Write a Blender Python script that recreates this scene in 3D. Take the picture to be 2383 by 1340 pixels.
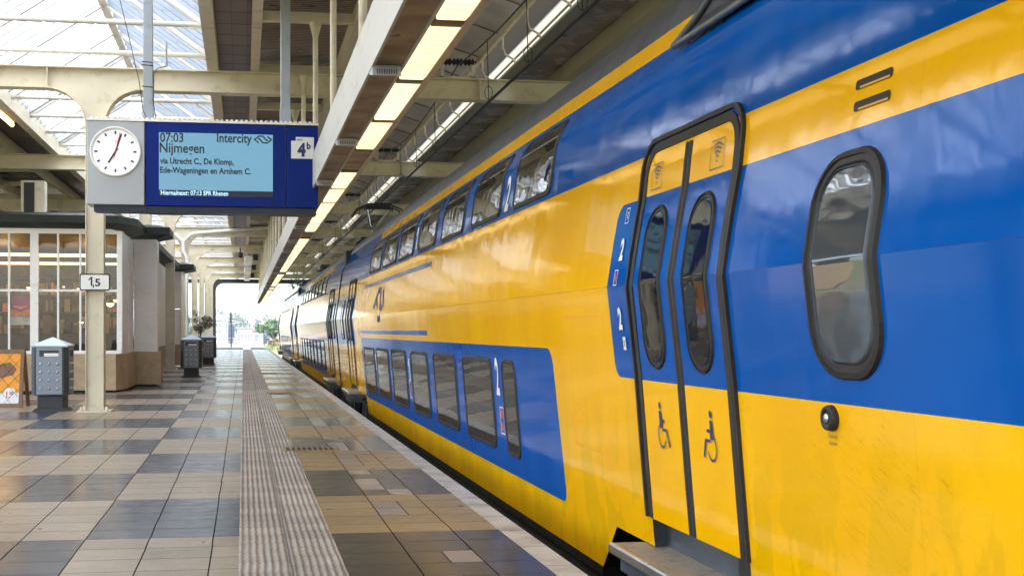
import bpy, math, random
from mathutils import Vector
R = math.radians
random.seed(4)
for o in list(bpy.data.objects): bpy.data.objects.remove(o)
S = bpy.context.scene
C = S.collection
# ------------------------------------------------------------------ camera
F_PX, PX, HZ, EYE = 2800.0, 978.0, 770.0, 1.32
YAW = math.atan((PX - 566.5) / F_PX)
cd = bpy.data.cameras.new('camera'); cam = bpy.data.objects.new('camera', cd); C.objects.link(cam)
cam.location = (0, 0, EYE); cam.rotation_euler = (R(90), 0, -YAW)
cd.sensor_width = 36; cd.lens = F_PX / 2383 * 36
cd.shift_x = (1191.5 - PX) / 2383; cd.shift_y = (HZ - 670) / 2383
cd.clip_start = 0.05; cd.clip_end = 6000
S.camera = cam
# ------------------------------------------------------------------ sky, sun, exposure
EXPO = 2.5
K = 2 ** -EXPO
SUN_EL, SUN_DIR = R(50), Vector((-0.80, -0.60, 0)).normalized()   # horizontal direction TOWARDS the sun
w = bpy.data.worlds.new('World'); S.world = w; w.use_nodes = True
nt = w.node_tree; nt.nodes.clear()
sky = nt.nodes.new('ShaderNodeTexSky'); sky.sky_type = 'NISHITA'; sky.sun_disc = False
sky.sun_elevation = SUN_EL; sky.sun_rotation = math.atan2(SUN_DIR.x, SUN_DIR.y)
sky.air_density = 1.0; sky.dust_density = 1.5
bg = nt.nodes.new('ShaderNodeBackground'); bg.inputs['Strength'].default_value = 0.12
ow = nt.nodes.new('ShaderNodeOutputWorld')
nt.links.new(sky.outputs[0], bg.inputs[0]); nt.links.new(bg.outputs[0], ow.inputs[0])
sd = bpy.data.lights.new('sun', 'SUN'); sd.energy = 4.0; sd.angle = R(0.5); sd.color = (1, 0.93, 0.82)
sun = bpy.data.objects.new('sun', sd); C.objects.link(sun)
tosun = Vector((SUN_DIR.x * math.cos(SUN_EL), SUN_DIR.y * math.cos(SUN_EL), math.sin(SUN_EL)))
sun.rotation_euler = (-tosun).to_track_quat('-Z', 'Y').to_euler(); sun.location = tosun * 60
S.view_settings.view_transform = 'Standard'; S.view_settings.look = 'None'
S.view_settings.exposure = EXPO; S.view_settings.gamma = 1; S.view_settings.use_curve_mapping = False
S.cycles.use_denoising = True
S.cycles.max_bounces = 10; S.cycles.diffuse_bounces = 5; S.cycles.glossy_bounces = 4
S.cycles.transparent_max_bounces = 12; S.cycles.transmission_bounces = 6
S.cycles.sample_clamp_indirect = 8; S.cycles.caustics_reflective = False; S.cycles.caustics_refractive = False

# ------------------------------------------------------------------ node helpers
class NT:
    def __init__(s, name):
        s.mat = bpy.data.materials.new(name); s.mat.use_nodes = True
        s.t = s.mat.node_tree; s.t.nodes.clear()
        s.out = s.t.nodes.new('ShaderNodeOutputMaterial'); s._xyz = None
    def node(s, typ, **kw):
        n = s.t.nodes.new(typ)
        for k, v in kw.items(): setattr(n, k, v)
        return n
    def put(s, sock, v):
        if hasattr(v, 'is_output'): s.t.links.new(v, sock)
        elif isinstance(v, (tuple, list)) and len(v) == 3 and sock.type == 'RGBA': sock.default_value = (*v, 1)
        else: sock.default_value = v
    def m(s, op, a, b=0.0, c=0.0):
        n = s.node('ShaderNodeMath', operation=op)
        s.put(n.inputs[0], a); s.put(n.inputs[1], b); s.put(n.inputs[2], c)
        return n.outputs[0]
    def xyz(s):
        if s._xyz is None:
            tc = s.node('ShaderNodeTexCoord'); sp = s.node('ShaderNodeSeparateXYZ')
            s.t.links.new(tc.outputs['Object'], sp.inputs[0]); s._xyz = (sp.outputs[0], sp.outputs[1], sp.outputs[2])
        return s._xyz
    def vec(s, x, y, z):
        n = s.node('ShaderNodeCombineXYZ'); s.put(n.inputs[0], x); s.put(n.inputs[1], y); s.put(n.inputs[2], z); return n.outputs[0]
    def noise(s, scale, detail=3, sc=(1, 1, 1), rough=0.55):
        x, y, z = s.xyz(); v = s.vec(s.m('MULTIPLY', x, sc[0]), s.m('MULTIPLY', y, sc[1]), s.m('MULTIPLY', z, sc[2]))
        n = s.node('ShaderNodeTexNoise'); n.inputs['Scale'].default_value = scale; n.inputs['Detail'].default_value = detail
        n.inputs['Roughness'].default_value = rough
        s.t.links.new(v, n.inputs['Vector']); return n.outputs['Fac']
    def white(s, a, b, c=0.0):
        n = s.node('ShaderNodeTexWhiteNoise', noise_dimensions='3D'); s.t.links.new(s.vec(a, b, c), n.inputs['Vector']); return n.outputs['Value']
    def rng(s, v, a, b, c=0.0, d=1.0):
        n = s.node('ShaderNodeMapRange'); n.clamp = True
        s.put(n.inputs[0], v); n.inputs[1].default_value = a; n.inputs[2].default_value = b
        s.put(n.inputs[3], c); s.put(n.inputs[4], d); return n.outputs[0]
    def mix(s, f, a, b):
        n = s.node('ShaderNodeMix', data_type='RGBA'); s.put(n.inputs['Factor'], f)
        s.put(n.inputs[6], a); s.put(n.inputs[7], b); return n.outputs[2]
    def scale_col(s, col, f):
        n = s.node('ShaderNodeMix', data_type='RGBA', blend_type='MULTIPLY'); n.inputs['Factor'].default_value = 1
        s.put(n.inputs[6], col); g = s.node('ShaderNodeCombineColor')
        for i in range(3): s.put(g.inputs[i], f)
        s.t.links.new(g.outputs[0], n.inputs[7]); return n.outputs[2]
    def bump(s, h, strength=0.3, dist=0.01, normal=None):
        n = s.node('ShaderNodeBump'); n.inputs['Strength'].default_value = strength; n.inputs['Distance'].default_value = dist
        s.put(n.inputs['Height'], h)
        if normal is not None: s.t.links.new(normal, n.inputs['Normal'])
        return n.outputs[0]
    def bsdf(s, col, rough=0.5, metal=0.0, normal=None, **kw):
        n = s.node('ShaderNodeBsdfPrincipled')
        s.put(n.inputs['Base Color'], col); s.put(n.inputs['Roughness'], rough); s.put(n.inputs['Metallic'], metal)
        if normal is not None: s.t.links.new(normal, n.inputs['Normal'])
        for k, v in kw.items(): s.put(n.inputs[k.replace('_', ' ')], v)
        return n.outputs[0]
    def done(s, sh): s.t.links.new(sh, s.out.inputs[0]); return s.mat
    def smix(s, f, a, b):
        n = s.node('ShaderNodeMixShader'); s.put(n.inputs[0], f); s.t.links.new(a, n.inputs[1]); s.t.links.new(b, n.inputs[2]); return n.outputs[0]

def simple(name, col, rough=0.5, metal=0.0, var=0.12, nscale=3.0, bump=0.0, bscale=60.0, dirt=None, sc=(1, 1, 1), **kw):
    t = NT(name); n = t.noise(nscale, 4, sc)
    c = t.scale_col(col, t.rng(n, 0.3, 0.7, 1 - var, 1 + var))
    if dirt: c = t.mix(t.rng(t.noise(dirt[1], 6, sc), 0.55, 0.75, 0, dirt[2]), c, dirt[0])
    nm = t.bump(t.noise(bscale, 2), bump, 0.004) if bump else None
    return t.done(t.bsdf(c, t.rng(n, 0.3, 0.7, rough * 0.85, min(1, rough * 1.15)), metal, nm, **kw))
def emit(name, col, strength, rough=0.4):
    t = NT(name)
    return t.done(t.bsdf(col, rough, Emission_Color=col, Emission_Strength=strength))

# ------------------------------------------------------------------ mesh builder
class MB:
    def __init__(s): s.v = []; s.f = []; s.m = []; s.s = []
    def add(s, vs, fs, mat=0, smooth=False):
        o = len(s.v); s.v += [tuple(v) for v in vs]
        for f in fs: s.f.append([i + o for i in f]); s.m.append(mat); s.s.append(smooth)
    def box(s, x0, x1, y0, y1, z0, z1, mat=0):
        v = [(x0, y0, z0), (x1, y0, z0), (x1, y1, z0), (x0, y1, z0), (x0, y0, z1), (x1, y0, z1), (x1, y1, z1), (x0, y1, z1)]
        s.add(v, [(0, 3, 2, 1), (4, 5, 6, 7), (0, 1, 5, 4), (1, 2, 6, 5), (2, 3, 7, 6), (3, 0, 4, 7)], mat); return s
    def bbox(s, x0, x1, y0, y1, z0, z1, b=0.01, mat=0):            # box with chamfered edges
        def sl(z, i): return [(x0 + i, y0 + i, z), (x1 - i, y0 + i, z), (x1 - i, y1 - i, z), (x0 + i, y1 - i, z)]
        pts = []
        for z, ins in ((z0, b), (z0 + b, 0), (z1 - b, 0), (z1, b)):
            if ins: q = [(x0 + b, y0 + b), (x1 - b, y0 + b), (x1 - b, y1 - b), (x0 + b, y1 - b)]; q = [(q[i // 2][0], q[i // 2][1]) for i in range(8)]
            else: q = [(x0, y0 + b), (x0 + b, y0), (x1 - b, y0), (x1, y0 + b), (x1, y1 - b), (x1 - b, y1), (x0 + b, y1), (x0, y1 - b)]
            pts.append([(a, c, z) for a, c in q])
        v = [p for r in pts for p in r]; f = []
        for k in range(3):
            for i in range(8): f.append((k * 8 + i, k * 8 + (i + 1) % 8, k * 8 + 8 + (i + 1) % 8, k * 8 + 8 + i))
        f.append((0, 6, 4, 2)); f.append((24, 26, 28, 30)); s.add(v, f, mat); return s
    def prism(s, poly, a, b, ax='y', mat=0):                       # poly 2D extruded along ax from a to b
        n = len(poly)
        def p(u, v, t): return {'y': (u, t, v), 'x': (t, u, v), 'z': (u, v, t)}[ax]
        v = [p(u, q, a) for u, q in poly] + [p(u, q, b) for u, q in poly]
        f = [list(range(n))[::-1], list(range(n, 2 * n))] + [(i, (i + 1) % n, n + (i + 1) % n, n + i) for i in range(n)]
        s.add(v, f, mat); return s
    def tube(s, pts, r, n=8, mat=0, cap=True):
        pts = [Vector(p) for p in pts]; rs = r if isinstance(r, (list, tuple)) else [r] * len(pts); rings = []
        for i, p in enumerate(pts):
            d = (pts[min(i + 1, len(pts) - 1)] - pts[max(i - 1, 0)]).normalized()
            up = Vector((0, 0, 1)) if abs(d.z) < 0.9 else Vector((0, 1, 0))
            a = d.cross(up).normalized(); b = d.cross(a)
            rings.append([p + (a * math.cos(2 * math.pi * k / n) + b * math.sin(2 * math.pi * k / n)) * rs[i] for k in range(n)])
        v = [q for g in rings for q in g]; f = []
        for i in range(len(pts) - 1):
            for k in range(n): f.append((i * n + k, i * n + (k + 1) % n, (i + 1) * n + (k + 1) % n, (i + 1) * n + k))
        s.add(v, f, mat, True)
        if cap: s.add(rings[0], [list(range(n))[::-1]], mat); s.add(rings[-1], [list(range(n))], mat)
        return s
    def lathe(s, prof, c=(0, 0, 0), n=16, mat=0, ax='z'):
        v = []; f = []
        for r, h in prof:
            for k in range(n):
                a = 2 * math.pi * k / n; x, y = r * math.cos(a), r * math.sin(a)
                v.append({'z': (c[0] + x, c[1] + y, c[2] + h), 'x': (c[0] + h, c[1] + x, c[2] + y), 'y': (c[0] + x, c[1] + h, c[2] + y)}[ax])
        for i in range(len(prof) - 1):
            for k in range(n): f.append((i * n + k, i * n + (k + 1) % n, (i + 1) * n + (k + 1) % n, (i + 1) * n + k))
        s.add(v, f, mat, True); return s
    def quad(s, a, b, c, d, mat=0): s.add([a, b, c, d], [(0, 1, 2, 3)], mat); return s
    def flat(s, fl, fn, mat=0): s.add([fn(u, v) for u, v in fl[0]], fl[1], mat); return s
    def build(s, name, mats, parent=None, loc=None):
        me = bpy.data.meshes.new(name); me.from_pydata(s.v, [], s.f)
        if not isinstance(mats, (list, tuple)): mats = [mats]
        for q in mats: me.materials.append(q)
        me.polygons.foreach_set('material_index', s.m); me.polygons.foreach_set('use_smooth', s.s); me.update()
        o = bpy.data.objects.new(name, me); C.objects.link(o)
        if parent: o.parent = parent
        if loc: o.location = loc
        return o
def tag(o, label, cat, group=None):
    o['label'] = label; o['category'] = cat
    if group: o['group'] = group
    return o
def thing(name, loc, label, cat, group=None, rz=0):
    o = bpy.data.objects.new(name, None); C.objects.link(o); o.location = loc; o.rotation_euler = (0, 0, rz); o.empty_display_size = 0.3
    return tag(o, label, cat, group)
def struct(o): o['kind'] = 'structure'; return o
def copy_tree(o, parent=None):
    c = o.copy(); C.objects.link(c)
    if parent: c.parent = parent
    for ch in list(o.children): copy_tree(ch, c)
    return c

# ------------------------------------------------------------------ flat (2D) shapes
def merge(*fl):
    V = []; F = []
    for v, f in fl: o = len(V); V += v; F += [[i + o for i in q] for q in f]
    return V, F
def shift(fl, dx, dy, s=1.0, sx=None): return [(u * (sx or s) + dx, v * s + dy) for u, v in fl[0]], fl[1]
def rrect(x0, x1, y0, y1, r, n=6):
    pts = []
    for cx, cy, a in ((x1 - r, y1 - r, 0), (x0 + r, y1 - r, 90), (x0 + r, y0 + r, 180), (x1 - r, y0 + r, 270)):
        for k in range(n + 1): t = R(a + 90 * k / n); pts.append((cx + r * math.cos(t), cy + r * math.sin(t)))
    return pts
def poly(p): return list(p), [list(range(len(p)))]
def disc(cx, cy, r, n=20): return poly([(cx + r * math.cos(2 * math.pi * k / n), cy + r * math.sin(2 * math.pi * k / n)) for k in range(n)])
def stroke(pts, wd, closed=False):
    n = len(pts); L = []; Rr = []
    P = [Vector(p) for p in pts]
    for i in range(n):
        a = P[(i - 1) % n] if (closed or i) else None; b = P[(i + 1) % n] if (closed or i < n - 1) else None
        d1 = (P[i] - a).normalized() if a is not None else None; d2 = (b - P[i]).normalized() if b is not None else None
        d1 = d1 or d2; d2 = d2 or d1
        t = (d1 + d2).normalized(); nn = Vector((-t.y, t.x)); k = wd / 2 / max(0.35, nn.dot(Vector((-d1.y, d1.x))))
        L.append(tuple(P[i] + nn * k)); Rr.append(tuple(P[i] - nn * k))
    V = L + Rr; F = [[i, (i + 1) % n, n + (i + 1) % n, n + i] for i in range(n if closed else n - 1)]
    return V, F
def arc(cx, cy, r, a0, a1, n=14): return [(cx + r * math.cos(R(a0 + (a1 - a0) * k / n)), cy + r * math.sin(R(a0 + (a1 - a0) * k / n))) for k in range(n + 1)]
def text(st, size, sx=1.0, bold=0.0, align='LEFT', shear=0.0):
    cu = bpy.data.curves.new('t', 'FONT'); cu.body = st; cu.size = size; cu.offset = bold; cu.align_x = align; cu.shear = shear; cu.resolution_u = 3
    o = bpy.data.objects.new('t', cu); C.objects.link(o); bpy.context.view_layer.update()
    me = bpy.data.meshes.new_from_object(o.evaluated_get(bpy.context.evaluated_depsgraph_get()))
    V = [(v.co.x * sx, v.co.y) for v in me.vertices]; F = [list(p.vertices) for p in me.polygons]
    bpy.data.objects.remove(o); bpy.data.curves.remove(cu); bpy.data.meshes.remove(me)
    return V, F
def emblem(W, H, wd):
    p = [(.25 * W, 0), (.02 * W, .5 * H), (.27 * W, H), (.50 * W, H), (.70 * W, .40 * H), (.79 * W, .40 * H)]
    return merge(stroke(p, wd), stroke([(W - a, H - b) for a, b in p], wd))
def one(cap, wd, sx=1.0): return merge(poly([(0, 0), (wd, 0), (wd, cap), (0, cap)]), poly([(0, cap), (-.55 * cap * .45 * sx, cap * .74), (-.55 * cap * .45 * sx, cap * .60), (0, cap * .80)]))
def wheelchair():   # unit box, faces right
    return merge(disc(.38, .92, .075, 14), poly([(.30, .80), (.46, .80), (.46, .62), (.66, .62), (.66, .55), (.48, .55), (.48, .42), (.30, .42)]),
                 poly([(.48, .42), (.48, .36), (.74, .36), (.90, .02), (.98, .05), (.80, .42)]),
                 stroke(arc(.42, .26, .26, 120, 340, 18), .05))
def wifi(): return merge(disc(0, 0, .08, 10), *[stroke(arc(0, .02, r, 50, 130, 8), .10) for r in (.30, .55, .80, 1.05)])

# ------------------------------------------------------------------ materials
M = {}
M['white_steel'] = simple('white_steel', (.66, .64, .58), .42, var=.06, nscale=1.3, dirt=((.28, .19, .11), 5, .5))
M['cream_steel'] = simple('cream_steel', (.65, .59, .45), .45, var=.07, nscale=1.5, dirt=((.26, .18, .10), 4, .5))
M['olive_steel'] = simple('olive_steel', (.36, .33, .22), .5, var=.08, nscale=1.5, dirt=((.18, .14, .09), 4, .4))
M['white_panel'] = simple('white_panel', (.84, .83, .81), .38, var=.05, nscale=1.0, dirt=((.45, .40, .33), 4, .35), sc=(1, .5, 2))
M['grey_post'] = simple('grey_post', (.36, .40, .46), .45, var=.08, dirt=((.2, .2, .2), 8, .5))
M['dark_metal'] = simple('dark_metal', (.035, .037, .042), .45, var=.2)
M['black'] = simple('black', (.012, .012, .013), .6, var=.2)
M['rubber'] = simple('rubber', (.028, .025, .023), .48, var=.25, nscale=6, dirt=((.07, .06, .05), 9, .4), Specular_IOR_Level=.25)
M['bin_grey'] = simple('bin_grey', (.20, .23, .27), .38, metal=.3, var=.08, nscale=4)
M['bin_dark'] = simple('bin_dark', (.030, .032, .038), .5, var=.15)
M['bin_lid'] = simple('bin_lid', (.42, .50, .60), .35, metal=.2, var=.06)
M['steel'] = simple('steel', (.55, .55, .55), .3, metal=.9, var=.1)
M['stone'] = simple('stone', (.44, .33, .20), .7, var=.16, nscale=7, bump=.15, bscale=50, dirt=((.24, .17, .10), 3.5, .55))
M['copper_green'] = simple('copper_green', (.013, .017, .015), .5, var=.3, nscale=2, dirt=((.025, .045, .032), 5, .6), Specular_IOR_Level=.25)
M['sign_blue'] = simple('sign_blue', (.0015, .018, .19), .45, var=.04, Specular_IOR_Level=.15)
M['sign_grey'] = simple('sign_grey', (.40, .42, .46), .35, metal=.2, var=.05, nscale=2)
M['navy'] = simple('navy', (.006, .016, .05), .4, var=.05)
M['white_print'] = simple('white_print', (.80, .80, .80), .4, var=.03)
M['blue_print'] = simple('blue_print', (.010, .022, .13), .4, var=.03)
M['dark_print'] = simple('dark_print', (.012, .014, .025), .5, var=.03)
M['red_print'] = simple('red_print', (.50, .02, .03), .4, var=.05)
M['wood'] = simple('wood', (.20, .10, .045), .5, var=.25, nscale=4, sc=(6, 6, .6))
M['orange_print'] = simple('orange_print', (.85, .33, .01), .4, var=.05)
M['bark'] = simple('bark', (.10, .075, .05), .85, var=.3, nscale=8, bump=.4, bscale=30)
M['pot'] = simple('pot', (.03, .03, .033), .5)
M['brass'] = simple('brass', (.30, .20, .09), .45, metal=.3, var=.2)
t_ = NT('lcd'); M['lcd'] = t_.done(t_.bsdf((.01, .02, .03), .35, Emission_Color=(.20, .46, .65), Emission_Strength=.86 * K))
M['lcd_text'] = emit('lcd_text', (.45, .72, .95), .9 * K)
M['tube_light'] = emit('tube_light', (1, .72, .36), 3.2 * K)
M['warm_lamp'] = emit('warm_lamp', (1, .70, .36), 6.0 * K)
M['warm_tube'] = emit('warm_tube', (1, .66, .25), 5.5 * K)
M['clock_white'] = emit('clock_white', (.85, .85, .88), .30 * K)
M['ballast'] = simple('ballast', (.19, .17, .145), .95, var=.4, nscale=14, bump=1.0, bscale=22)
M['rail'] = simple('rail', (.22, .17, .13), .4, metal=.6, var=.2)
M['sleeper'] = simple('sleeper', (.25, .24, .22), .9, var=.15)
M['concrete'] = simple('concrete', (.30, .28, .25), .85, var=.18, nscale=2.5, bump=.2, bscale=40)

def lens_mat():
    t = NT('lamp_lens'); x, y, z = t.xyz()
    rib = t.m('SINE', t.m('MULTIPLY', y, 52.0)); f = t.m('MULTIPLY', t.rng(rib, -1, 1, .86, 1.08), t.m('MULTIPLY', t.rng(t.noise(.45, 2), .35, .65, .82, 1.06), t.rng(t.noise(6, 4), .3, .7, .93, 1.04)))
    c = t.scale_col((1, .77, .40), f)
    n = t.bsdf((.8, .75, .6), .35, Emission_Color=c, Emission_Strength=1.9 * K)
    return t.done(n)
M['lens'] = lens_mat()
def underside():
    t = NT('worn_tin'); n = t.noise(2.2, 6, (1, 1.5, 1)); n2 = t.noise(9, 5)
    c = t.mix(t.rng(n, .35, .7), (.30, .24, .165), (.15, .10, .055)); c = t.mix(t.rng(n2, .62, .72, 0, .7), c, (.05, .035, .02))
    return t.done(t.bsdf(c, t.rng(n, .3, .7, .25, .5), .35))
M['worn_tin'] = underside()
M['dark_tin'] = simple('dark_tin', (.07, .06, .045), .4, metal=.3, var=.3)
def corrugated(name, col, pitch=.09, axis=1, rough=.3, metal=.5, strength=.8):
    t = NT(name); p = t.xyz()[axis]; h = t.m('SINE', t.m('MULTIPLY', p, 2 * math.pi / pitch)); n = t.noise(1.2, 5)
    c = t.scale_col(col, t.rng(n, .3, .7, .7, 1.25)); c = t.scale_col(c, t.rng(h, -1, 1, .8, 1.1))
    return t.done(t.bsdf(c, t.rng(n, .3, .7, rough * .8, rough * 1.3), metal, t.bump(h, strength, .02)))
M['brown_corr'] = corrugated('brown_corrugated', (.24, .18, .15), .10, 1, .28, .45)
M['dark_corr'] = corrugated('dark_corrugated', (.62, .52, .42), .08, 1, .25, .3)
M['grey_corr'] = corrugated('grey_corrugated', (.80, .78, .72), .035, 0, .5, .1, .15)
M['grey_sheet'] = corrugated('grey_sheet', (.34, .325, .30), .06, 2, .5, .1, .35)
def panelled():
    t = NT('brown_panels'); x, y, z = t.xyz()
    i = t.m('FLOOR', t.m('DIVIDE', y, .68)); fr = t.m('FRACT', t.m('DIVIDE', y, .68)); ix = t.m('FLOOR', t.m('DIVIDE', x, .23))
    fx = t.m('FRACT', t.m('DIVIDE', x, .23))
    c = t.scale_col((.20, .135, .12), t.rng(t.white(i, ix), 0, 1, .8, 1.25))
    j = t.m('MAXIMUM', t.m('LESS_THAN', fr, .085), t.m('LESS_THAN', fx, .04))
    c = t.mix(j, c, (.012, .009, .009))
    return t.done(t.bsdf(c, .4, 0, t.bump(j, -.6, .03)))
M['brown_panels'] = panelled()
M['gutter_cream'] = simple('gutter_cream', (.25, .225, .165), .5, var=.08, dirt=((.25, .20, .12), 3, .5))
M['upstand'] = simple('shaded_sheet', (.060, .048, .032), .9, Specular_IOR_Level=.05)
def skyglass():
    t = NT('wired_skylight_glass'); n = t.noise(2.5, 5, (1, 1, 1))
    tr = t.node('ShaderNodeBsdfTranslucent'); t.put(tr.inputs[0], t.mix(t.rng(n, .35, .7), (.86, .90, .94), (.60, .66, .72)))
    tp = t.node('ShaderNodeBsdfTransparent'); t.put(tp.inputs[0], (.80, .88, .95))
    gl = t.node('ShaderNodeBsdfGlossy'); gl.inputs['Roughness'].default_value = .12
    a = t.smix(.02, tr.outputs[0], tp.outputs[0])
    return t.done(t.smix(.06, a, gl.outputs[0]))
M['skyglass'] = skyglass()
def shopglass():
    t = NT('shop_glass'); fr = t.node('ShaderNodeFresnel'); fr.inputs[0].default_value = 1.6
    tp = t.node('ShaderNodeBsdfTransparent'); t.put(tp.inputs[0], (.84, .86, .84))
    gl = t.node('ShaderNodeBsdfGlossy'); gl.inputs['Roughness'].default_value = .01; t.put(gl.inputs[0], (1, 1, 1))
    t.t.links.new(t.bump(t.noise(1.2, 2), .05, .05), gl.inputs['Normal'])
    return t.done(t.smix(t.m('MULTIPLY', fr.outputs[0], .8), tp.outputs[0], gl.outputs[0]))
M['shopglass'] = shopglass()

def tiles():
    t = NT('platform_tiles'); x, y, z = t.xyz()
    wob = t.m('MULTIPLY', t.m('SUBTRACT', t.noise(1.6, 2), .5), .016)
    xw = t.m('ADD', x, wob); TY = .358
    right = t.m('GREATER_THAN', x, .27)
    yb = t.m('DIVIDE', t.m('SUBTRACT', y, 7.85), TY * 5); k = t.m('FLOOR', yb)
    bx = t.m('FLOOR', t.m('DIVIDE', t.m('ADD', xw, .99), 2.0)); bx = t.m('ADD', t.m('MULTIPLY', bx, t.m('SUBTRACT', 1.0, right)), t.m('MULTIPLY', right, -1.0))
    par = t.m('FLOORED_MODULO', t.m('ADD', k, bx), 2.0); dark = t.m('LESS_THAN', par, .5)
    # columns
    xl = t.m('DIVIDE', t.m('ADD', xw, .99), .4); xr = t.m('DIVIDE', t.m('SUBTRACT', xw, .563), .403)
    xc = t.m('ADD', t.m('MULTIPLY', xl, t.m('SUBTRACT', 1.0, right)), t.m('MULTIPLY', xr, right))
    ix = t.m('FLOOR', xc); fx = t.m('FRACT', xc)
    mid = t.m('MULTIPLY', right, t.m('COMPARE', ix, 1.0, .1))
    yy = t.m('DIVIDE', t.m('SUBTRACT', y, 7.85), TY); iy = t.m('FLOOR', yy); fy = t.m('FRACT', yy)
    half = t.m('GREATER_THAN', fx, .52); r0 = t.white(ix, iy, 3.0)
    odd = t.m('MULTIPLY', mid, t.m('MULTIPLY', t.m('GREATER_THAN', r0, .28), t.m('COMPARE', half, t.m('GREATER_THAN', r0, .8), .1)))
    split = t.m('MULTIPLY', mid, t.m('GREATER_THAN', r0, .28))
    rv = t.white(ix, iy, 1.0)
    g = t.noise(130, 2); blotch = t.noise(1.1, 5); st = t.noise(7, 5)
    light = t.mix(right, (.295, .232, .165), (.285, .200, .100)); drk = t.mix(right, (.056, .067, .090), (.062, .053, .042))
    c = t.mix(dark, light, drk); c = t.mix(odd, c, (.27, .22, .185))
    c = t.scale_col(c, t.rng(rv, 0, 1, .86, 1.12)); c = t.scale_col(c, t.rng(blotch, .3, .7, .93, 1.06)); c = t.scale_col(c, t.rng(g, .3, .7, .88, 1.12))
    c = t.mix(t.rng(st, .66, .78, 0, .30), c, (.07, .06, .05)); gum = t.noise(26, 1); c = t.mix(t.rng(gum, .77, .80, 0, .55), c, (.05, .045, .04))
    jx = t.m('LESS_THAN', t.m('MINIMUM', fx, t.m('SUBTRACT', 1.0, fx)), .010)
    jy = t.m('MULTIPLY', t.m('LESS_THAN', t.m('MINIMUM', fy, t.m('SUBTRACT', 1.0, fy)), .014), .60)
    jh = t.m('MULTIPLY', split, t.m('LESS_THAN', t.m('ABSOLUTE', t.m('SUBTRACT', fx, .52)), .009))
    j = t.m('MAXIMUM', t.m('MAXIMUM', jx, jy), jh)
    c = t.mix(j, c, (.014, .012, .011))
    rough = t.m('ADD', t.mix(dark, (.30, .30, .30), (.20, .20, .20)), t.rng(st, .3, .7, -.03, .07))
    tilt = t.m('MULTIPLY', t.m('SUBTRACT', fy, .5), t.m('SUBTRACT', rv, .5))
    h = t.m('ADD', t.m('MULTIPLY', j, -1.0), t.m('ADD', t.m('MULTIPLY', g, .06), t.m('MULTIPLY', tilt, .3)))
    return t.done(t.bsdf(c, t.m('ADD', rough, t.m('MULTIPLY', j, .6)), 0, t.bump(h, .35, .003), Specular_IOR_Level=t.m('MULTIPLY', t.m('SUBTRACT', 1.0, j), .32)))
M['tiles'] = tiles()
def ribs():
    t = NT('ribbed_paver'); x, y, z = t.xyz()
    col = t.m('GREATER_THAN', x, .27); yy = t.m('ADD', t.m('DIVIDE', y, .3), t.m('MULTIPLY', col, .5)); fy = t.m('FRACT', yy)
    g = t.noise(90, 3); b = t.noise(2.0, 6); h = t.m('SINE', t.m('MULTIPLY', t.m('SUBTRACT', x, -.026), 2 * math.pi / .0421))
    c = t.mix(t.rng(b, .35, .7), (.375, .315, .265), (.26, .22, .185)); c = t.scale_col(c, t.rng(g, .3, .7, .75, 1.2))
    c = t.scale_col(c, t.rng(t.white(t.m('FLOOR', yy), col), 0, 1, .78, 1.12))
    j = t.m('MAXIMUM', t.m('MULTIPLY', t.m('LESS_THAN', fy, .035), .85), t.m('LESS_THAN', t.m('ABSOLUTE', t.m('SUBTRACT', x, .268)), .005))
    c = t.mix(j, c, (.05, .04, .035))
    return t.done(t.bsdf(c, .62, 0, t.bump(t.m('ADD', g, t.m('MULTIPLY', j, -2.0)), .4, .003)))
M['ribs'] = ribs()
def edge():
    t = NT('white_edge_tiles'); x, y, z = t.xyz(); fy = t.m('FRACT', t.m('DIVIDE', y, .6)); d = t.m('SINE', t.m('MULTIPLY', t.m('ADD', y, x), 300.0))
    b = t.noise(3.5, 6)
    c = t.mix(t.rng(b, .45, .72), (.50, .475, .44), (.27, .24, .20)); c = t.scale_col(c, t.rng(d, -1, 1, .85, 1.08)); j = t.m('LESS_THAN', fy, .02)
    c = t.mix(j, c, (.08, .07, .06))
    return t.done(t.bsdf(c, .55, 0, t.bump(t.m('SUBTRACT', d, t.m('MULTIPLY', j, 3.0)), .3, .002)))
M['edge'] = edge()

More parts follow.
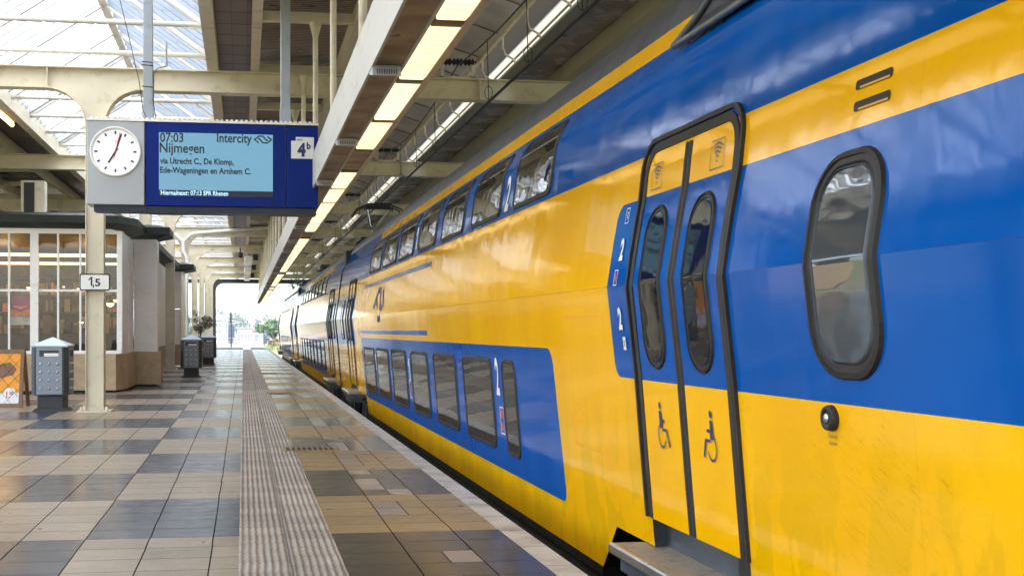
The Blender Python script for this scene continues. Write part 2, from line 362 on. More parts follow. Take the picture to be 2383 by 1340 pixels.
# ------------------------------------------------------------------ train livery (car-local metres: y along the car, z above the platform)
def livery(name, blue_boxes, y_stripe, roof_from, dirt=True):
    t = NT(name); x, y, z = t.xyz()
    def rbox(y0, y1, z0, z1, r, shear=0.0):
        cy, cz, hy, hz = (y0 + y1) / 2, (z0 + z1) / 2, (y1 - y0) / 2, (z1 - z0) / 2
        yy = t.m('ADD', y, t.m('MULTIPLY', t.m('SUBTRACT', z, cz), -shear)) if shear else y
        qy = t.m('ADD', t.m('ABSOLUTE', t.m('SUBTRACT', yy, cy)), r - hy); qz = t.m('ADD', t.m('ABSOLUTE', t.m('SUBTRACT', z, cz)), r - hz)
        a = t.m('MAXIMUM', qy, 0.0); b = t.m('MAXIMUM', qz, 0.0)
        d = t.m('ADD', t.m('SQRT', t.m('ADD', t.m('MULTIPLY', a, a), t.m('MULTIPLY', b, b))), t.m('MINIMUM', t.m('MAXIMUM', qy, qz), 0.0))
        return t.m('LESS_THAN', d, r)
    blue = t.m('MULTIPLY', t.m('GREATER_THAN', z, 2.352), t.m('LESS_THAN', z, 3.045))
    blue = t.m('MAXIMUM', blue, t.m('MULTIPLY', t.m('GREATER_THAN', z, 2.352), t.m('MULTIPLY', t.m('LESS_THAN', z, 3.25), t.m('MAXIMUM', t.m('LESS_THAN', y, roof_from), t.m('GREATER_THAN', y, y_stripe)))))
    for b in blue_boxes: blue = t.m('MAXIMUM', blue, rbox(*b))
    n1 = t.noise(.9, 5, (1, 1.6, .7)); n2 = t.noise(2.2, 6, (1, 1.4, .6)); n3 = t.noise(1, 5, (1, 1, 1))
    sh = t.node('ShaderNodeTexNoise'); sh.inputs['Scale'].default_value = 1; sh.inputs['Detail'].default_value = 5; sh.inputs['Roughness'].default_value = .6
    t.t.links.new(t.vec(x, t.m('MULTIPLY', t.m('ADD', y, t.m('MULTIPLY', z, -.35)), 14.0), t.m('MULTIPLY', t.m('ADD', z, t.m('MULTIPLY', y, -.45)), 75.0)), sh.inputs['Vector']); n3 = t.m('ADD', sh.outputs['Fac'], t.m('MULTIPLY', t.m('SUBTRACT', n1, .5), .45))
    yel = t.mix(t.rng(n1, .35, .65), (.94, .49, .001), (.88, .43, .001))
    if dirt:
        low = t.rng(z, 1.0, .45, .0, 1.0)
        yel = t.mix(t.m('MULTIPLY', t.rng(n2, .485, .515), t.m('MULTIPLY', low, .75)), yel, (.74, .40, .001))
        near = t.m('MULTIPLY', t.rng(y, 5.0, 2.8), t.rng(z, 1.05, .95))
        yel = t.mix(t.m('MULTIPLY', t.rng(n3, .58, .78), t.m('MULTIPLY', near, .6)), yel, (.16, .085, .01))
        gr = t.noise(55, 4, (1, .4, 1)); yel = t.mix(t.m('MULTIPLY', t.rng(gr, .66, .76), .22), yel, (.30, .17, .01))
    blu = t.mix(t.rng(n1, .35, .65), (.0001, .086, .385), (.0001, .076, .345))
    if dirt: blu = t.mix(t.m('MULTIPLY', t.rng(n2, .50, .62), .10), blu, (.06, .15, .38))
    c = t.mix(blue, yel, blu)
    streak = t.noise(5, 5, (.35, 6, .35)); roof = t.mix(t.rng(streak, .35, .7), (.045, .047, .055), (.125, .125, .13))
    c = t.mix(t.m('GREATER_THAN', z, 3.172), c, roof)
    c = t.mix(t.m('LESS_THAN', z, -.275), c, (.014, .014, .015))
    # panel joints
    joint = t.m('MULTIPLY', t.m('LESS_THAN', t.m('ABSOLUTE', t.m('SUBTRACT', z, 1.594)), .0025), .35)
    sp = t.m('FRACT', t.m('DIVIDE', y, 3.9)); joint = t.m('MAXIMUM', joint, t.m('MULTIPLY', t.m('LESS_THAN', sp, .0012), .12))
    c = t.mix(joint, c, (.05, .04, .03))
    rf = t.m('MAXIMUM', t.m('GREATER_THAN', z, 3.172), t.m('LESS_THAN', z, -.275))
    wav = t.m('ADD', t.noise(1.0, 2, (1, 2.6, .45)), t.m('MULTIPLY', t.noise(1.0, 2, (1, 7.0, .8)), .12))
    rough = t.m('ADD', t.rng(n2, .35, .7, .06, .12), t.m('MULTIPLY', rf, .35))
    return t.done(t.bsdf(c, rough, 0, t.bump(wav, .35, .010), Specular_IOR_Level=t.rng(blue, 0, 1, .34, .17), Specular_Tint=t.mix(t.m('MULTIPLY', t.m('LESS_THAN', z, 3.1), 1.0), (.8, .8, .8, 1), t.mix(blue, (1, .62, .14, 1), (.06, .36, 1, 1)))))
PROF = [(2.42, -.34), (2.412, -.1), (2.385, .154), (2.347, .60), (2.31, 1.05), (2.25, 1.594), (2.293, 1.868), (2.336, 2.10), (2.351, 2.25), (2.363, 2.345), (2.3855, 2.50), (2.4205, 2.75),
        (2.447, 2.83), (2.488, 2.91), (2.532, 2.98), (2.575, 3.04), (2.605, 3.165), (2.645, 3.27), (2.7, 3.365), (2.8, 3.465), (2.9, 3.54), (3.1, 3.645), (3.35, 3.73), (3.65, 3.77)]
XC = 3.65
def px(z):
    for (xa, za), (xb, zb) in zip(PROF, PROF[1:]):
        if z <= zb: t = max(0, (z - za) / (zb - za)); return xa + (xb - xa) * t - XC
    return 0
KNOTS = [p[1] for p in PROF]
def on(off): return lambda y, z: (px(z) - off, y, z)
def window_ring(mb, y0, y1, z0, z1, r, fr, lift=.022, mat=0, n=7):
    def outline(i):
        p = rrect(y0 + i, y1 - i, z0 + i, z1 - i, max(.02, r - i), n); q = []
        for a, b in zip(p, p[1:] + p[:1]):
            q.append(a)
            if abs(a[1] - b[1]) > .1:
                for k in range(1, 10): q.append((a[0] + (b[0] - a[0]) * k / 10, a[1] + (b[1] - a[1]) * k / 10))
        return q
    loops = [(outline(0), -.004), (outline(.008), lift), (outline(fr * .45), lift + .004), (outline(fr * .5), lift * .72), (outline(fr * .88), lift * .70), (outline(fr), .004)]
    n_ = len(loops[0][0]); V = []; F = []
    for q, off in loops: V += [on(off)(a, b) for a, b in q]
    for k in range(len(loops) - 1):
        for i in range(n_): F.append((k * n_ + i, k * n_ + (i + 1) % n_, (k + 1) * n_ + (i + 1) % n_, (k + 1) * n_ + i))
    mb.add(V, F, mat)
def pane(mb, y0, y1, z0, z1, r, off=.008, mat=0):
    zs = sorted(set([z0, z1] + [z0 + (z1 - z0) * k / 16 for k in range(17)] + [k for k in KNOTS if z0 < k < z1] + [z0 + r * (1 - math.cos(R(a))) for a in (20, 40, 60)] + [z1 - r * (1 - math.cos(R(a))) for a in (20, 40, 60)]))
    V = []; F = []
    for z in zs:
        d = max(0, z0 + r - z, z - (z1 - r)); i = r - math.sqrt(max(0, r * r - d * d))
        V += [on(off)(y0 + i, z), on(off)(y1 - i, z)]
    for k in range(len(zs) - 1): F.append((2 * k, 2 * k + 1, 2 * k + 3, 2 * k + 2))
    mb.add(V, F, mat, True)
def sheet(mb, y0, y1, z0, z1, off, mat=0, thick=0.0):
    zs = sorted([z0, z1] + [k for k in KNOTS if z0 < k < z1]); V = []; F = []
    for z in zs: V += [on(off)(y0, z), on(off)(y1, z)]
    for k in range(len(zs) - 1): F.append((2 * k, 2 * k + 1, 2 * k + 3, 2 * k + 2))
    mb.add(V, F, mat)
def trainglass(name, base, wave, sy, sz, ior=1.85):
    t = NT(name); h = t.noise(1.0, 2.5, (1, sy, sz), .5)
    return t.done(t.bsdf(base, .03, 0, t.bump(h, wave, .03), IOR=ior, Specular_IOR_Level=.5))
M['up_glass'] = trainglass('upper_window_glass', (.010, .010, .010), .22, 1.3, 1.7)
M['low_glass'] = trainglass('lower_window_glass', (.040, .038, .034), .08, 1.3, 2.5)
M['door_glass'] = trainglass('door_window_glass', (.006, .007, .010), .15, 2, 2, 1.45)
M['frosted'] = trainglass('frosted_window_glass', (.050, .058, .068), .25, 1.2, 3.5, 1.6)
M['step_plate'] = simple('step_plate', (.30, .245, .19), .75, var=.18, nscale=30, bump=.5, bscale=220, dirt=((.06, .05, .04), 12, .6))
M['sill_grey'] = simple('sill_grey', (.075, .085, .10), .4, var=.2, nscale=4, dirt=((.16, .19, .23), 6, .5))

def train_car(y0, L, label, mat, doors, decks, ups, lows, near=False, bottoms=None):
    """doors: (y_a, y_b, step_side) ; ups/lows: list of (ya, yb)"""
    T = thing('train_carriage', (XC, y0, 0), label, 'train carriage', 'coupled double-deck carriages')
    mb = MB()
    prof_low = [p for p in PROF if p[1] <= 1.594]; prof_up = [p for p in PROF if p[1] >= 1.594]
    segs = bottoms or [(0, L, -.34, -.34)]
    def side(sg):
        for (a, b, za, zb) in segs:
            n = max(1, int((b - a) / 1.2))
            for k in range(n):
                ya, yb = a + (b - a) * k / n, a + (b - a) * (k + 1) / n
                ba, bb = za + (zb - za) * k / n, za + (zb - za) * (k + 1) / n
                zs = [z for _, z in prof_low]
                va = [max(z, ba) for z in zs]; vb = [max(z, bb) for z in zs]
                V = [(sg * px(z), ya, z) for z in va] + [(sg * px(z), yb, z) for z in vb]; m = len(zs)
                mb.add(V, [(i, i + 1, m + i + 1, m + i) for i in range(m - 1) if va[i + 1] > va[i] or vb[i + 1] > vb[i]], 0, True)
        n = int(L / 1.5); m = len(prof_up)
        V = [(sg * (x - XC), L * k / n, z) for k in range(n + 1) for x, z in prof_up]
        mb.add(V, [(k * m + i, k * m + i + 1, (k + 1) * m + i + 1, (k + 1) * m + i) for k in range(n) for i in range(m - 1)], 0, True)
    side(1); side(-1)
    for yy in (0, L):
        pts = [(x - XC, z) for x, z in PROF if z > .0]; pts = pts + [(-a, b) for a, b in pts[::-1]]
        mb.add([(a, yy, b) for a, b in pts], [list(range(len(pts)))], 1)
    mb.build('body', [mat, M['black']], T)
    u = MB(); u.box(-.95, .95, .1, L - .1, -.9, .0, 0); u.box(-1.18, 1.18, 8.2 if near else 4.6, L - 6.8, -.75, -.345, 0)
    u.build('underframe', M['black'], T)
    for yb in (5.2, L - 3.6):
        bg_ = MB(); bg_.box(-1.05, -.86, yb - 1.7, yb + 1.7, -.62, -.3)
        for q in (-1.25, 1.25):
            bg_.lathe([(0, -.08), (.44, -.08), (.46, 0), (.44, .06), (0, .06)], (-.98, yb + q, -.38), 20, ax='x')
            bg_.box(-1.16, -1.05, yb + q - .16, yb + q + .16, -.55, -.2)
            bg_.tube([(-1.1, yb + q * .55, -.6), (-1.1, yb + q * .55, -.15)], .07, 8)
        bg_.build('bogie', M['dark_metal'], T)
    # doors
    for (ya, yb, zb, clean) in doors:
        c = (ya + yb) / 2; zt = 2.42
        s = MB(); fr = .075
        def bar(a, b, z0_, z1_, lift=.012):
            zs = sorted([z0_, z1_] + [k for k in KNOTS if z0_ < k < z1_]); V = []; F = []
            for z in zs: V += [on(-.002)(a, z), on(lift)(a + .012, z), on(lift)(b - .012, z), on(-.002)(b, z)]
            for k in range(len(zs) - 1):
                for i in range(3): F.append((4 * k + i, 4 * k + i + 1, 4 * k + i + 5, 4 * k + i + 4))
            s.add(V, F)
        bar(c - .048, c - .004, zb, zt - .09, .013); bar(c + .004, c + .048, zb, zt - .09, .013)
        r = .17; path = [(yb, zb)] + [(yb, zb + (zt - r - zb) * k / 12) for k in range(1, 13)] + [(yb - r + r * math.cos(R(a)), zt - r + r * math.sin(R(a))) for a in (15, 30, 45, 60, 75, 90)]
        path += [(ya + r - r * math.sin(R(a)), zt - r + r * math.cos(R(a))) for a in (0, 15, 30, 45, 60, 75)] + [(ya, zt - r - (zt - r - zb) * k / 12) for k in range(0, 13)]
        a1 = stroke(path, .026); a2 = stroke([(c + (p - c) * (1 - .075 / (c - ya) * .85), q - (.045 if q > zt - .2 else 0)) for p, q in path], .050)
        for st_, lf in ((a1, .019), (a2, .010)):
            nn = len(st_[0]) // 2
            V = [on(lf)(p, q) for p, q in st_[0]] + [on(-.002)(p, q) for p, q in st_[0]]
            F = [list(f) for f in st_[1]] + [(i, i + 1, 2 * nn + i + 1, 2 * nn + i) for i in range(nn - 1)] + [(nn + i, nn + i + 1, 3 * nn + i + 1, 3 * nn + i) for i in range(nn - 1)]
            s.add(V, F)
        s.build('door_seal', M['rubber'], T)
        for (la, lb) in ((ya + .09, c - .05), (c + .05, yb - .09)):
            d = MB(); sheet(d, la, lb, zb, zt - .075, .004); D = d.build('door_leaf', clean, T)
            wy = (la + lb) / 2; wm = MB(); window_ring(wm, wy - .175, wy + .175, 1.10, 2.03, .17, .042, .016)
            wf = wm.build('window_frame', M['rubber'], D)
            pm = MB(); pane(pm, wy - .13, wy + .13, 1.145, 1.985, .13, .012); pm.build('window_pane', M['door_glass'], D)
        st_ = MB(); st_.bbox(-1.455, -1.0, ya - .02, yb + .16, -.015, .045, .008, 0); st_.bbox(-1.475, -1.44, ya - .02, yb + .16, -.012, .050, .010, 1)
        st_.box(-1.43, -1.1, ya + .02, yb + .05, -.10, -.016, 2); st_.box(-1.40, -1.15, ya + .1, yb, -.2, -.10, 2)
        st_.build('step', [M['step_plate'], M['steel'], M['sill_grey']], T)
        sl = MB(); sl.box(-1.16, -1.10, ya, yb + .02, .046, zb + .02, 0); sl.box(-1.175, -1.16, ya + .20, ya + .36, .09, .19, 1); sl.box(-1.24, -1.10, yb + .02, yb + .06, .046, zb + .05, 0)
        sl.build('door_sill', [M['sill_grey'], M['rubber']], T)
    for (ya, yb, z0, z1) in ups:
        f = MB(); window_ring(f, ya, yb, z0, z1, .085, .055, .013); W = f.build('upper_window', M['rubber'], T)
        p = MB(); pane(p, ya + .045, yb - .045, z0 + .045, z1 - .045, .06, .010); p.build('window_pane', M['up_glass'], W)
        h = MB(); sheet(h, ya + .05, yb - .05, z1 - .155, z1 - .14, .015); h.build('vent_rail', M['steel'], W)
    for (ya, yb, z0, z1) in lows:
        f = MB(); window_ring(f, ya, yb, z0, z1, .12, .055, .014); W = f.build('lower_window', M['rubber'], T)
        p = MB(); pane(p, ya + .045, yb - .045, z0 + .045, z1 - .045, .09, .010); p.build('window_pane', M['low_glass'], W)
    return T
def decal(T, name, fl, y, z, mat, off=.007, parts=None):
    m = MB(); m.flat(fl, lambda u, v: on(off)(y - u, z + v), 0); return m.build(name, mat, T)

Z0, Z1 = 1.035, 2.10
near_boxes = [(-1, 6.9, Z0, Z1, .02), (6.0, 7.28, Z0, Z1, .10), (8.78, 23.62, .035, 1.19, .12, .10), (14.95, 23.5, 2.135, 2.20, .005), (14.95, 23.55, 1.265, 1.325, .005), (24.85, 30, Z0, Z1, .02)]
liv1 = livery('blue_yellow_paint', near_boxes, 22.6, 6.4)
liv1c = livery('clean_door_paint', near_boxes, 22.6, 6.4, dirt=False)
ups1 = [(9.13, 10.47, 2.385, 2.995), (11.02, 12.46, 2.385, 2.995), (12.95, 14.40, 2.385, 2.995), (14.88, 16.34, 2.385, 2.995), (16.85, 18.4, 2.385, 2.995), (18.8, 20.6, 2.385, 2.995), (20.95, 22.7, 2.385, 2.995)]
lows1 = [(10.13, 10.66, .20, 1.07), (11.13, 12.62, .20, 1.065), (13.1, 14.62, .195, 1.06), (15.14, 16.64, .19, 1.05), (17.22, 18.86, .185, 1.045), (19.35, 21.05, .18, 1.03), (21.45, 23.2, .165, 1.02)]
bot1 = [(0, 5.42, -.34, -.34), (5.42, 6.80, .22, .22), (6.80, 7.53, .055, .055), (7.53, 7.90, .055, -.275), (7.90, 7.93, -.275, -.34), (7.93, 23.25, -.34, -.34), (23.25, 23.6, -.34, .05), (23.6, 25.4, .05, .05), (25.4, 26.8, .16, .16), (26.8, 29.55, -.08, -.08)]
car1 = train_car(0, 29.55, 'nearest blue and yellow double-deck carriage with wheelchair signs on its doors', liv1,
                 [(5.42, 6.86, .225, liv1c), (25.35, 26.8, .17, liv1c)], None, ups1, lows1, True, bot1)
boxes2 = [(-1, 3.9, Z0, Z1, .02), (4.6, 20.0, .04, 1.19, .12, .10), (21.6, 30, Z0, Z1, .02)]
liv2 = livery('blue_yellow_paint_plain', boxes2, 21.0, 4.4)
ups2 = [(5.2 + 1.95 * i, 6.7 + 1.95 * i, 2.385, 2.995) for i in range(8)]
lows2 = [(4.95 + 1.9 * i, 6.35 + 1.9 * i, .19, 1.05) for i in range(8)]
bot2 = [(0, 1.5, -.08, -.08), (1.5, 3.0, .16, .16), (3.0, 4.1, .05, .05), (4.1, 4.4, .05, -.34), (4.4, 20.4, -.34, -.34), (20.4, 20.7, -.34, .05), (20.7, 22.3, .05, .05), (22.3, 23.7, .16, .16), (23.7, 25.2, -.08, -.08)]
dd2 = [(1.55, 3.0, .17, liv2), (22.25, 23.7, .17, liv2)]
car2 = train_car(30.0, 25.2, 'second double-deck carriage from the camera, pantograph raised on its roof', liv2, dd2, None, ups2, lows2, False, bot2)
car3 = train_car(55.7, 25.2, 'farthest double-deck carriage of the train, beneath the end of the roof', liv2, dd2, None, ups2, lows2, False, bot2)
for T, yg in ((car1, 29.55), (car2, 25.2)):
    g = MB(); g.box(-1.15, 1.15, yg + .003, yg + .44, .1, 3.3); g.build('gangway_bellows', M['black'], T)
# near carriage details
f = MB(); window_ring(f, 4.035, 4.60, 1.130, 2.02, .22, .062, .016); W = f.build('vestibule_window', M['rubber'], car1)
p = MB(); pane(p, 4.105, 4.53, 1.20, 1.95, .15, .010); p.build('window_pane', M['frosted'], W)
g = MB(); window_ring(g, 4.095, 4.54, 1.19, 1.96, .16, .03, .013); g.build('inner_frame', M['sill_grey'], W)
f = MB(); window_ring(f, 27.6, 28.1, 1.12, 2.03, .1, .05, .013); W = f.build('vestibule_window', M['rubber'], car1)
p = MB(); pane(p, 27.64, 28.06, 1.16, 1.99, .08, .012); p.build('window_pane', M['door_glass'], W)
f = MB(); window_ring(f, .5, 1.0, 1.12, 2.03, .1, .05, .013); W = f.build('vestibule_window', M['rubber'], car2)
p = MB(); pane(p, .54, .96, 1.16, 1.99, .08, .012); p.build('window_pane', M['door_glass'], W)
for zc in (2.272, 2.188):
    v = MB(); fl = rrect(4.105, 4.37, zc - .022, zc + .016, .012, 3)
    v.add([on(.004)(a, b) for a, b in fl], [list(range(len(fl)))], 0)
    fl2 = rrect(4.112, 4.33, zc - .021, zc - .012, .003, 3); v.add([on(.007)(a, b) for a, b in fl2], [list(range(len(fl2)))], 1)
    v.build('air_vent', [M['black'], simple('vent_lip_yellow', (.62, .32, .002), .3)], car1)
b = MB(); b.lathe([(0, -.030), (.020, -.030), (.022, -.024), (.030, -.024), (.033, -.032), (.047, -.030), (.052, -.014), (.053, 0)], (px(.975), 4.49, .975), 24, ax='x')
B = b.build('door_button', M['rubber'], car1)
b = MB(); b.lathe([(0, -.036), (.014, -.035), (.018, -.030)], (px(.975), 4.49, .975), 16, ax='x'); b.build('button_cap', M['steel'], B)
for s_, zz in (('Deuren', .895), ('openen', .868)): decal(car1, 'button_caption', text(s_, .024, .95, 0, 'CENTER'), 4.49, zz, M['dark_print'])
wc = wheelchair()
decal(car1, 'wheelchair_sign', shift(wc, 0, 0, .255, .215), 6.575, .668, M['blue_print'], .011)
decal(car1, 'wheelchair_sign', ([(.215 - u, v) for u, v in shift(wc, 0, 0, .255, .215)[0]], wc[1]), 5.885, .668, M['blue_print'], .011)
for yc in (6.60, 5.715):
    wf = merge(shift(wifi(), 0, -.035, .085), stroke([(-.085, -.072), (.085, -.072), (.085, .072), (-.085, .072)], .004, True))
    decal(car1, 'wireless_sign', wf, yc, 2.202, M['blue_print'], .011)
two = text('2', .175, .72, .008, 'CENTER'); 
for zz in (1.755, 1.335): decal(car1, 'class_number', two, 7.06, zz, M['white_print'], .008)
box_o = stroke([(-.03, -.045), (.03, -.045), (.03, .045), (-.03, .045)], .005, True)
decal(car1, 'notice_sticker', merge(box_o, stroke([(-.008, .02), (.008, .02), (0, 0), (.008, -.02)], .006)), 7.06, 2.02, M['white_print'], .008)
decal(car1, 'notice_sticker', box_o, 7.10, 1.645, M['white_print'], .008)
decal(car1, 'no_smoking_mark', merge(stroke([(-.018, -.03), (.018, .03)], .010), stroke([(-.018, .03), (.018, -.03)], .010), stroke([(-.02, 0), (.02, 0)], .008)), 7.10, 1.645, M['red_print'], .009)
decal(car1, 'notice_sticker', poly([(-.026, -.04), (.026, -.04), (.026, .04), (-.026, .04)]), 7.02, 1.245, M['white_print'], .008)
decal(car1, 'notice_mark', merge(stroke([(-.012, -.02), (.012, .02)], .006), stroke([(-.012, .02), (.012, -.02)], .006)), 7.02, 1.245, M['dark_print'], .010)
decal(car1, 'class_number', text('2', .47, .62, .012, 'CENTER'), 10.88, .74, M['white_print'])
decal(car1, 'class_number', text('2', .44, .72, .012, 'CENTER'), 10.74, 2.42, M['white_print'])
decal(car1, 'class_number', one(.31, .07, 1.2), 16.90, .62, M['white_print'])
decal(car1, 'class_number', one(.31, .07, 1.2), 16.60, 2.45, M['white_print'])
decal(car1, 'class_number', one(.31, .07, 1.2), 21.25, .62, M['white_print'])
for yy in (10.80, 16.90):
    decal(car1, 'notice_sticker', stroke([(-.07, -.12), (.07, -.12), (.07, .12), (-.07, .12)], .012, True), yy, .50, M['white_print'])
    decal(car1, 'no_smoking_mark', merge(poly([(-.04, -.09), (.04, -.09), (.04, -.02), (-.04, -.02)]), poly([(-.04, .02), (.04, .02), (.04, .10), (-.04, .10)])), yy, .50, M['red_print'])
decal(car1, 'no_smoking_mark', stroke([(-.05, -.05), (.05, .08), (-.03, .08), (.05, -.03)], .010), 10.66, 2.83, M['red_print'])
decal(car1, 'railway_emblem', emblem(1.45, .50, .10), 21.1, 1.52, M['blue_print'])
for yy, zz in ((26.0, .93), (24.7, .9)): decal(car1, 'door_button', disc(0, 0, .05, 12), yy - 1, zz, M['rubber'])
for k in range(4): decal(car1, 'vent_hole', disc(0, 0, .035, 10), 28.3 + .35 * (k // 2), 2.17 + .12 * (k % 2), M['black'])
# access hatches (thin joints)
for y_a, y_b, z_a, z_b in ((7.48, 8.35, .52, 1.42), (8.05, 8.3, .52, .78)):
    decal(car1, 'access_hatch', stroke([(0, 0), (y_b - y_a, 0), (y_b - y_a, z_b - z_a), (0, z_b - z_a)], .004, True), y_b, z_a, M['orange_print'], .004)
# roof-shoulder grille of the near carriage
g = MB(); zs = [(2.975, .035), (3.08, .03), (3.165, .03), (3.27, .04), (3.365, .05)]
V = [(px(z) - o, yy + (0 if yy < 6 else (z - 2.975) * -1.9), z) for z, o in zs for yy in (1.0, 6.75)]
g.add(V, [(2 * k, 2 * k + 1, 2 * k + 3, 2 * k + 2) for k in range(len(zs) - 1)], 0)
for k in range(60):
    yy = 1.2 + k * .082
    for (za, oa), (zb_, ob) in zip(zs[1:-1], zs[2:]): g.tube([(px(za) - oa - .012, yy, za), (px(zb_) - ob - .012, yy, zb_)], .012, 4, 1)
g.tube([(px(2.975) - .05, 1.0, 2.975), (px(2.975) - .05, 6.72, 2.975)], .02, 6, 2); g.tube([(px(2.975) - .05, 6.72, 2.975), (px(3.08) - .05, 6.54, 3.08), (px(3.365) - .06, 6.02, 3.365)], .022, 6, 2)
g.build('roof_grille', [M['dark_metal'], M['rubber'], M['sill_grey']], car1)
# pantograph on carriage 2
P = MB(); yb = 2.6
P.tube([(-.75, yb - .1, 4.42), (-.62, yb - .1, 4.62), (-.35, yb - .1, 4.73), (0, yb - .1, 4.76), (.35, yb - .1, 4.73), (.62, yb - .1, 4.62), (.75, yb - .1, 4.42)], .026, 8, 0)
P.tube([(-.70, yb + .25, 4.42), (-.58, yb + .25, 4.62), (-.35, yb + .25, 4.72), (.35, yb + .25, 4.72), (.58, yb + .25, 4.62), (.70, yb + .25, 4.42)], .022, 8, 0)
P.box(-.35, .35, yb - .13, yb - .07, 4.755, 4.785, 2); P.box(-.35, .35, yb + .22, yb + .28, 4.745, 4.775, 2)
P.tube([(-.4, yb + .07, 4.66), (.4, yb + .07, 4.66)], .03, 8, 0)
for sx in (-1, 1):
    P.tube([(sx * .38, yb - .1, 4.70), (sx * .38, yb + .07, 4.60), (sx * .38, yb + .25, 4.70)], .02, 6, 0); P.tube([(sx * .33, yb + .07, 4.64), (sx * .08, yb + 1.5, 4.25)], .035, 8, 1)
P.tube([(0, yb + 1.6, 4.25), (0, yb + .2, 3.86)], .06, 8, 1); P.box(-.5, .5, yb - .2, yb + 1.5, 3.80, 3.86, 2)
for sx in (-.4, .4):
    for q in (0, 1.3): P.lathe([(.05, 0), (.09, .02), (.05, .04), (.09, .06), (.05, .08)], (sx, yb + q, 3.74), 10, 2)
P.build('pantograph', [M['dark_metal'], M['steel'], M['black']], car2)
for T, ya, yb in ((car2, 16, 19), (car3, 5, 9)):
    r = MB(); r.bbox(-.75, .75, ya, yb, 3.70, 3.86, .06); r.build('roof_unit', M['dark_metal'], T)

# ------------------------------------------------------------------ platform, track, ground
PY0, PY1 = -24.0, 86.0
def surf(name, rows, mat, dz=0.0):        # rows: (x0, x1); slopes down outside the roof
    prof = [(PY0, 0), (PY1, 0), (104, -.10), (130, -.35), (160, -.55)]
    m = MB(); V = [(x, y, z + dz) for y, z in prof for x in rows]; n = len(rows)
    m.add(V, [(k * n + i, k * n + i + 1, (k + 1) * n + i + 1, (k + 1) * n + i) for k in range(len(prof) - 1) for i in range(n - 1)])
    return m.build(name, mat)
struct(surf('platform_paving', [-7.6, -.026, .563, 1.68], M['tiles']))
M['out_paving'] = simple('out_paving', (.22, .18, .14), .85, var=.15, nscale=.8)
m = MB(); pr_ = [(88, .004), (104, -.092), (130, -.342), (160, -.542)]
for (ya, za), (yb, zb) in zip(pr_, pr_[1:]):
    for xa, xb in ((-7.6, -.03), (.567, 1.68)): m.quad((xa, ya, za), (xb, ya, za), (xb, yb, zb), (xa, yb, zb))
struct(m.build('outdoor_paving', M['out_paving']))
o = surf('platform_edge_strip', [1.68, 1.845], M['edge']); struct(o)
m = MB(); m.box(-7.6, 1.84, PY0, PY1, -1.2, -.02, 0); m.prism([(PY1, -1.2), (PY1, -.02), (104, -.12), (130, -.37), (160, -.57), (160, -1.2)], -7.6, 1.84, 'x', 0); struct(m.build('platform_base', M['concrete']))
# ribbed tactile pavers
m = MB(); nx = 14 * 8
xs = [-.026 + .589 * i / nx for i in range(nx + 1)]
hh = [.003 + .010 * max(0, min(1, .5 + .75 * math.sin(2 * math.pi * (x + .026) / .0421))) for x in xs]
ys = [2.0 + .15 * k for k in range(120)] + [20 + 2.0 * k for k in range(34)]
V = []
for y in ys:
    jog = (random.random() - .5) * .006 if y < 30 else 0
    V += [(x + jog * (0 < i < nx), y, h_) for i, (x, h_) in enumerate(zip(xs, hh))]
n = nx + 1; m.add(V, [(k * n + i, k * n + i + 1, (k + 1) * n + i + 1, (k + 1) * n + i) for k in range(len(ys) - 1) for i in range(nx)], 0, True)
struct(m.build('tactile_strip', M['ribs']))
m = MB(); 
prof = [(86.0, 0.006), (104, -.094), (130, -.344), (160, -.544)]
for (ya, za), (yb, zb) in zip(prof, prof[1:]): m.quad((-.026, ya, za), (.563, ya, za), (.563, yb, zb), (-.026, yb, zb))
struct(m.build('outdoor_guide_strip', M['white_panel']))
def gcol():
    t = NT('dry_ground'); n = t.noise(.05, 6); n2 = t.noise(.8, 5)
    c = t.mix(t.rng(n, .4, .6), (.20, .17, .12), (.13, .15, .05)); c = t.scale_col(c, t.rng(n2, .3, .7, .7, 1.3)); return t.done(t.bsdf(c, .9))
M['ground'] = gcol()
m = MB(); m.quad((-690, -190, -1.25), (690, -190, -1.25), (690, 790, -1.25), (-690, 790, -1.25)); struct(m.build('ground', M['ground']))
m = MB(); m.quad((1.85, -24, -1.02), (9, -24, -1.02), (9, 90, -1.02), (1.85, 90, -1.02)); m.quad((-14, -24, -1.02), (-7.61, -24, -1.02), (-7.61, 160, -1.02), (-14, 160, -1.02))
ct = []                                                       # curving track beyond the roof
for k in range(30):
    a = k / 29 * .5; ct.append((XC + 260 * (1 - math.cos(a)), 88 + 260 * math.sin(a), a))
for (x1, y1, a1), (x2, y2, a2) in zip(ct, ct[1:]):
    m.quad((x1 - 1.8 * math.cos(a1), y1 + 1.8 * math.sin(a1), -1.0), (x1 + 5 * math.cos(a1), y1 - 5 * math.sin(a1), -1.0), (x2 + 5 * math.cos(a2), y2 - 5 * math.sin(a2), -1.0), (x2 - 1.8 * math.cos(a2), y2 + 1.8 * math.sin(a2), -1.0))
struct(m.build('track_ballast', M['ballast']))
m = MB()
for s_ in (-.75, .75):
    m.box(XC + s_ - .035, XC + s_ + .035, -24, 88, -.95, -.80)
    m.tube([(x + s_ * math.cos(a), y - s_ * math.sin(a), -.86) for x, y, a in ct], .06, 6)
    m.box(-9.6 + s_ - .035, -9.6 + s_ + .035, -24, 160, -.95, -.80)
struct(m.build('rails', M['rail']))

